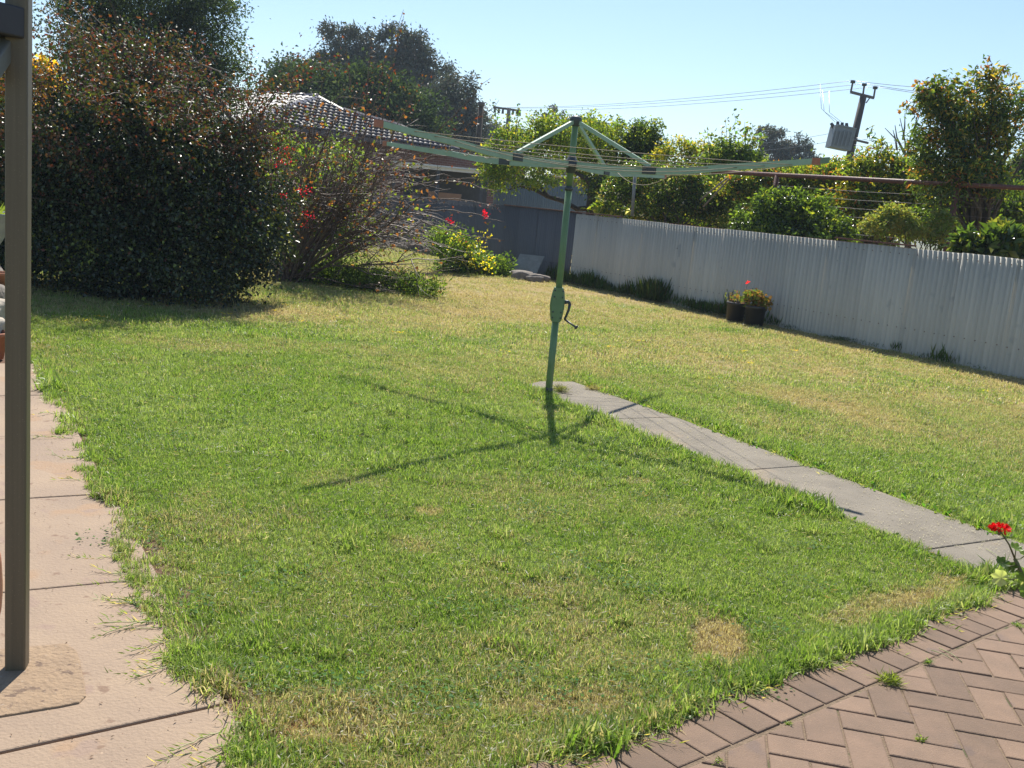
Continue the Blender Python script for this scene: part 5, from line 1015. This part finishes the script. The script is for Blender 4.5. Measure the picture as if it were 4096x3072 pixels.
for j, r_ in enumerate((.68, .92, 1.16, 1.38, 1.58, 1.77)):
    for k in range(4):
        a, b = arm_pt(k, r_), arm_pt((k+1) % 4, r_); sag = rl.uniform(.01, .035)
        if k == 3 and j == 3: sag = .10
        if k == 2 and j == 1: sag = .12
        m = MB(); m.tube([a.lerp(b, t_/10)-Vector((0, 0, sag*4*(t_/10)*(1-t_/10))) for t_ in range(11)], .0026, 5); m.build('line', M_LINE, hoist)

# ---------------------------------------------------------------- steel verandah post at the left with beam
M_POSTM = pbr('brown_painted_steel', (.13, .105, .065), (.10, .08, .05), 1.5, .5, .04, 60, streak=(60, 60, .8), spots=[(11, .70, (.10, .08, .065)), (300, .66, (.24, .19, .12))])
pst = empty('verandah_post', (-1.36, 2.71, 0), 'brown steel verandah post standing on the cement patch at the left edge', 'post')
def sq_tube(a, b, w, name, parent, mat, rz=0, bev=.006):
    a = Vector(a); b = Vector(b); pr = []; h = w/2
    for cx, cy, a0 in ((h-bev, h-bev, 0), (-h+bev, h-bev, 90), (-h+bev, -h+bev, 180), (h-bev, -h+bev, 270)):
        for k in (0, 30, 60, 90): pr.append((cx+bev*math.cos(R(a0+k)), cy+bev*math.sin(R(a0+k))))
    d = (b-a).normalized(); x = Vector((math.cos(rz), math.sin(rz), 0)) if abs(d.z) > .9 else d.cross(Vector((0, 0, 1))).normalized(); y = d.cross(x).normalized(); n = len(pr)
    vv = [a+x*p[0]+y*p[1] for p in pr]+[b+x*p[0]+y*p[1] for p in pr]; ff = [(i, (i+1) % n, n+(i+1) % n, n+i) for i in range(n)]+[tuple(range(n))[::-1], tuple(range(n, 2*n))]
    m = MB(); m.add(vv, ff); return m.build(name, mat, parent)
sq_tube((-1.377, 2.71, .02), (-1.377, 2.71, 2.4), .056, 'upright', pst, M_POSTM, rz=R(14))
a = at(13, 23, 2.70); bdir = Vector((-.36, -.93, 0)); sq_tube(a+Vector((0, 0, 0)), a+bdir*1.2, .078, 'beam', pst, pbr('dark_brown_steel', (.035, .03, .035), None, 6, .5))
a2 = at(9, 38, 2.72); sq_tube(at(11, 37, 2.74), at(-12, 70, 2.6), .05, 'brace', pst, pbr('grey_brace', (.17, .17, .15), None, 6, .6))

# ---------------------------------------------------------------- planters at the left edge
M_TERRA = pbr('terracotta', (.42, .17, .09), (.34, .14, .08), 14, .9, .2); M_LIME = pbr('limestone', (.52, .45, .36), (.40, .34, .27), 12, .95, .6, 30, spots=[(9, .62, (.25, .2, .16))]); M_URN = pbr('grey_concrete_urn', (.36, .36, .35), (.28, .28, .28), 10, .9, .3)
def LX(px, Y): return at(px, 300, Y).x
q = gnd(2, 361); YB = q.y
pot('terracotta_pot', (q.x-.10, YB, .012), .10, .13, .20, M_TERRA, 'squat terracotta pot on the concrete path at the left edge', 'plant pot')
p = at(-16, 332, YB+.12); rock('limestone_block', (p.x, p.y, p.z), (.20, .12, .13), M_LIME, 'pale upright limestone block above the terracotta pot', 'stone block', 90)
p = at(-15, 312, YB+.5); rock('limestone_block', (p.x, p.y, p.z), (.20, .2, .12), M_LIME, 'middle pinkish limestone piece in the rockery at the left edge', 'stone block', 91)
p = at(-15, 295, YB+.8); rock('limestone_block', (p.x, p.y, p.z), (.20, .2, .10), M_LIME, 'upper rough limestone piece in the rockery', 'stone block', 92)
rock('rockery_stone', (at(-30, 330, YB+.7).x, YB+.75, .22), (.26, .45, .30), M_STONE, 'large dark stone holding up the limestone rockery', 'stone', 93)
rock('rockery_stone', (at(-30, 320, YB+1.3).x, YB+1.35, .30), (.28, .45, .38), M_STONE, 'darker stone at the back of the rockery under the small pot', 'stone', 94)
p = at(-1, 285, YB+1.1); pot('terracotta_pot', (p.x, p.y, p.z-.05), .06, .085, .16, M_TERRA, 'small terracotta pot on top of the limestone rockery', 'plant pot')
u = at(-17, 251, YB+.9); un = empty('urn_planter', (u.x, u.y, 0), 'grey conical concrete urn planter with strappy leaves at the left edge', 'planter')
m = MB(); m.lathe((u.x, u.y, 0), [(0, 0), (.13, 0), (.13, .06), (.06, .10), (.05, u.z-.06), (.07, u.z-.02), (.09, u.z), (.26, u.z+.30), (.28, u.z+.32), (.25, u.z+.32), (.22, u.z+.26), (0, u.z+.25)], 28); m.build('urn', M_URN, un)
n = 260; P = np.tile((u.x, u.y, u.z+.27), (n, 1))+rng.normal(0, .09, (n, 3))*np.array((1, 1, .1)); D = unit(rng.normal(size=(n, 3))*np.array((1, 1, .5))+np.array((0, 0, .8)))
colmesh_leaves('leaves', P, D, unit(np.cross(D, rng.normal(size=(n, 3)))), rng.uniform(.08, .19, n), np.full(n, .014), np.array((.20, .28, .06))*rng.uniform(.6, 1.3, (n, 1)), M_LEAF, parent=un)

# ---------------------------------------------------------------- geranium at the right edge
gp = (2.12, 2.95, .018); gt = pot('potted_geranium', gp, .13, .16, .28, M_TERRA, 'potted geranium leaning in from the right edge with one red bloom', 'plant')
YG = 2.78; M_GST = pbr('geranium_stem', (.13, .14, .05), (.10, .08, .04), 30, .6)
fp = at(1000, 529, YG); j0 = at(1015, 559, YG); j1 = at(1030, 590, YG+.03)
m = MB(); m.tube([fp-Vector((0, 0, .004)), fp.lerp(j0, .5)+Vector((.004, 0, .0)), j0], [.0022, .0024, .003], 8); m.tube([j0, j1, Vector((gp[0]-.05, gp[1]-.03, .45)), Vector((gp[0], gp[1], .24))], [.0055, .007, .009, .011], 8); m.build('stem', M_GST, gt)
M_PETAL = leaf_mat('petal', .5, .35, .3, (1.1, .6, .6)); r = np.random.default_rng(77); n = 170; d = unit(r.normal(size=(n, 3))); d[:, 2] = np.abs(d[:, 2])*.75-.08
P = np.array(fp)+d*np.array((.021, .021, .013)); D = unit(d+r.normal(0, .5, (n, 3))); colmesh_leaves('flower_head', P, D, unit(np.cross(D, r.normal(size=(n, 3)))), r.uniform(.009, .015, n), r.uniform(.008, .012, n), np.array((.80, .022, .02))*r.uniform(.75, 1.15, (n, 1)), M_PETAL, parent=gt, fold=.15)
m = MB()
for k in range(7): a = k*.9; m.tube([fp-Vector((0, 0, .012)), fp+Vector((.012*math.cos(a), .012*math.sin(a), .002))], [.0012, .001], 4)
m.tube([fp-Vector((0, 0, .018)), fp-Vector((0, 0, .006))], [.004, .006], 8); m.build('calyx', M_GST, gt)
def ger_leaf(c, nrm, R_, col, seed, cup=.25):
    r = random.Random(seed); nrm = Vector(nrm).normalized(); x = nrm.cross(Vector((.2, .1, 1))).normalized(); y = nrm.cross(x); V = [tuple(c)]; n = 30; rings = 3
    for q in range(1, rings+1):
        for k in range(n):
            a = 2*math.pi*k/n; lob = 1+.10*math.cos(7*a)+.04*math.cos(21*a); gap = 1-.55*math.exp(-((a-math.pi)/.22)**2); rr = R_*q/rings*(lob*gap if q == rings else (.5+.5*gap)); z = cup*rr*(rr/R_)+.10*R_*math.cos(7*a)*(q/rings)**2
            V.append(tuple(Vector(c)+(x*math.cos(a)+y*math.sin(a))*rr+nrm*z))
    m = MB(); F = [(0, 1+k, 1+(k+1) % n) for k in range(n)]
    for q in range(rings-1):
        for k in range(n): k2 = (k+1) % n; F.append((1+q*n+k, 1+(q+1)*n+k, 1+(q+1)*n+k2, 1+q*n+k2))
    me = MB().add(V, F, True).mesh('leaf', M_LEAF); ca = me.attributes.new('col', 'FLOAT_COLOR', 'POINT')
    for i in range(len(V)): qq = ((i-1)//n+1)/rings if i else 0; f = .75+.35*qq; ca.data[i].color = (col[0]*f, col[1]*f, col[2]*f, 1)
    return link('leaf', me, gt)
stalks = MB()
for k, (px, py, nrm, R_, col) in enumerate(((1002, 563, (.1, -.5, .8), .020, (.05, .10, .03)), (1011, 568, (-.2, -.6, .7), .019, (.06, .11, .02)), (1001, 578, (-.7, -.6, .2), .024, (.30, .36, .22)), (1016, 548, (.1, -.4, .9), .018, (.16, .26, .05)), (1024, 575, (-.4, -.6, .5), .022, (.12, .2, .05)), (1026, 555, (.1, -.3, 1), .022, (.14, .22, .05)), (1028, 592, (-.3, -.7, .4), .024, (.10, .17, .04)), (1040, 570, (.2, -.4, .9), .026, (.12, .2, .05)), (1046, 600, (0, -.5, .8), .026, (.12, .2, .05)))):
    c = at(px, py, YG-.01+.01*(k % 3)); ger_leaf(c, nrm, R_, col, k); e = j0.lerp(j1, min(1, max(0, (py-555)/40))); stalks.tube([c, c.lerp(e, .5)-Vector((0, 0, .006)), e], [.0014, .0016, .002], 5)
stalks.build('leaf_stalks', M_GST, gt)
foliage('lower_leaves', [(gp[0], gp[1], .42, .16, .16, .12)], 240, .06, [(2, G_L), (1, G_M)], M_LEAF, gt, nclump=14, sig=.35, aspect=.95, seed=88)

# ---------------------------------------------------------------- fingertip at the left edge (a raised hand, mostly outside the frame)
def hand():
    me = bpy.data.meshes.new('hand'); tip = at(-1.5, 524, .80); V = []; E = []; Rr = []
    def v(p, r_): V.append(tuple(p)); Rr.append(r_); return len(V)-1
    ex = Vector((-1, 0, 0)); ez = Vector((-.10, 0, -1)).normalized()
    w = v(tip+ex*.045+ez*.20, .026); pc = v(tip+ex*.035+ez*.135, .026); E.append((w, pc)); fa = v(tip+ex*.06+ez*.27+Vector((0, -.05, 0)), .028); E.append((w, fa))
    for k, (dx, L) in enumerate(((0, .072), (.021, .08), (.042, .074), (.062, .058))):
        kn = v(tip+ex*dx+ez*.085, .0105); E.append((pc, kn)); prev = kn; z0 = .085
        for f, cy, rr in ((.4, -.004, .0112), (.75, -.010, .0108), (1.0, -.016, .0098)):
            q = v(tip+ex*(dx)+ez*(.085-L*f)+Vector((0, cy, 0)), rr); E.append((prev, q)); prev = q
    t0 = v(tip+ex*.0+ez*.14+Vector((0, -.02, 0)), .012); E.append((pc, t0)); t1 = v(tip-ex*.0+ez*.118+Vector((0, -.045, 0)), .0095); E.append((t0, t1))
    me.from_pydata(V, E, []); o = bpy.data.objects.new('person', me); COL.objects.link(o)
    import bmesh
    bm = bmesh.new(); bm.from_mesh(me); lay = bm.verts.layers.skin.verify()
    for i, bv in enumerate(bm.verts): bv[lay].radius = (Rr[i], Rr[i]); bv[lay].use_root = (i == 1)
    bm.to_mesh(me); bm.free()
    o.modifiers.new('skin', 'SKIN'); s_ = o.modifiers.new('sub', 'SUBSURF'); s_.levels = 2; s_.render_levels = 2
    for p in me.polygons: p.use_smooth = True
    m_ = pbr('skin', (.62, .28, .18), (.52, .22, .14), 25, .45); me.materials.append(m_); dg = bpy.context.evaluated_depsgraph_get(); em = bpy.data.meshes.new_from_object(o.evaluated_get(dg)); o.modifiers.clear(); o.data = em
    em.polygons.foreach_set('use_smooth', [True]*len(em.polygons))
    if not em.materials: em.materials.append(m_)

    tag(o, 'raised hand of a person, only a fingertip showing at the left edge', 'person')
hand()
# ---------------------------------------------------------------- thin volume added to lift the darks like lens glare
hm, ht, hout = new_mat('glare_veil_volume'); pvn = N(ht, 'ShaderNodeVolumePrincipled'); pvn.inputs['Density'].default_value = .0008; pvn.inputs['Color'].default_value = (.75, .88, 1, 1)
ht.links.new(pvn.outputs[0], hout.inputs['Volume'])
m = MB(); m.box((0, 210, 14.2), (820, 460, 32.4)); hz_o = m.build('glare_veil', hm); tag(hz_o, 'thin pale volume added over the yard and beyond, imitating lens glare', 'glare_veil', kind='stuff')
print('pavers', npav, 'objects', len(scene.objects), 'tris', sum(len(m.loops)-2*len(m.polygons) for m in bpy.data.meshes))
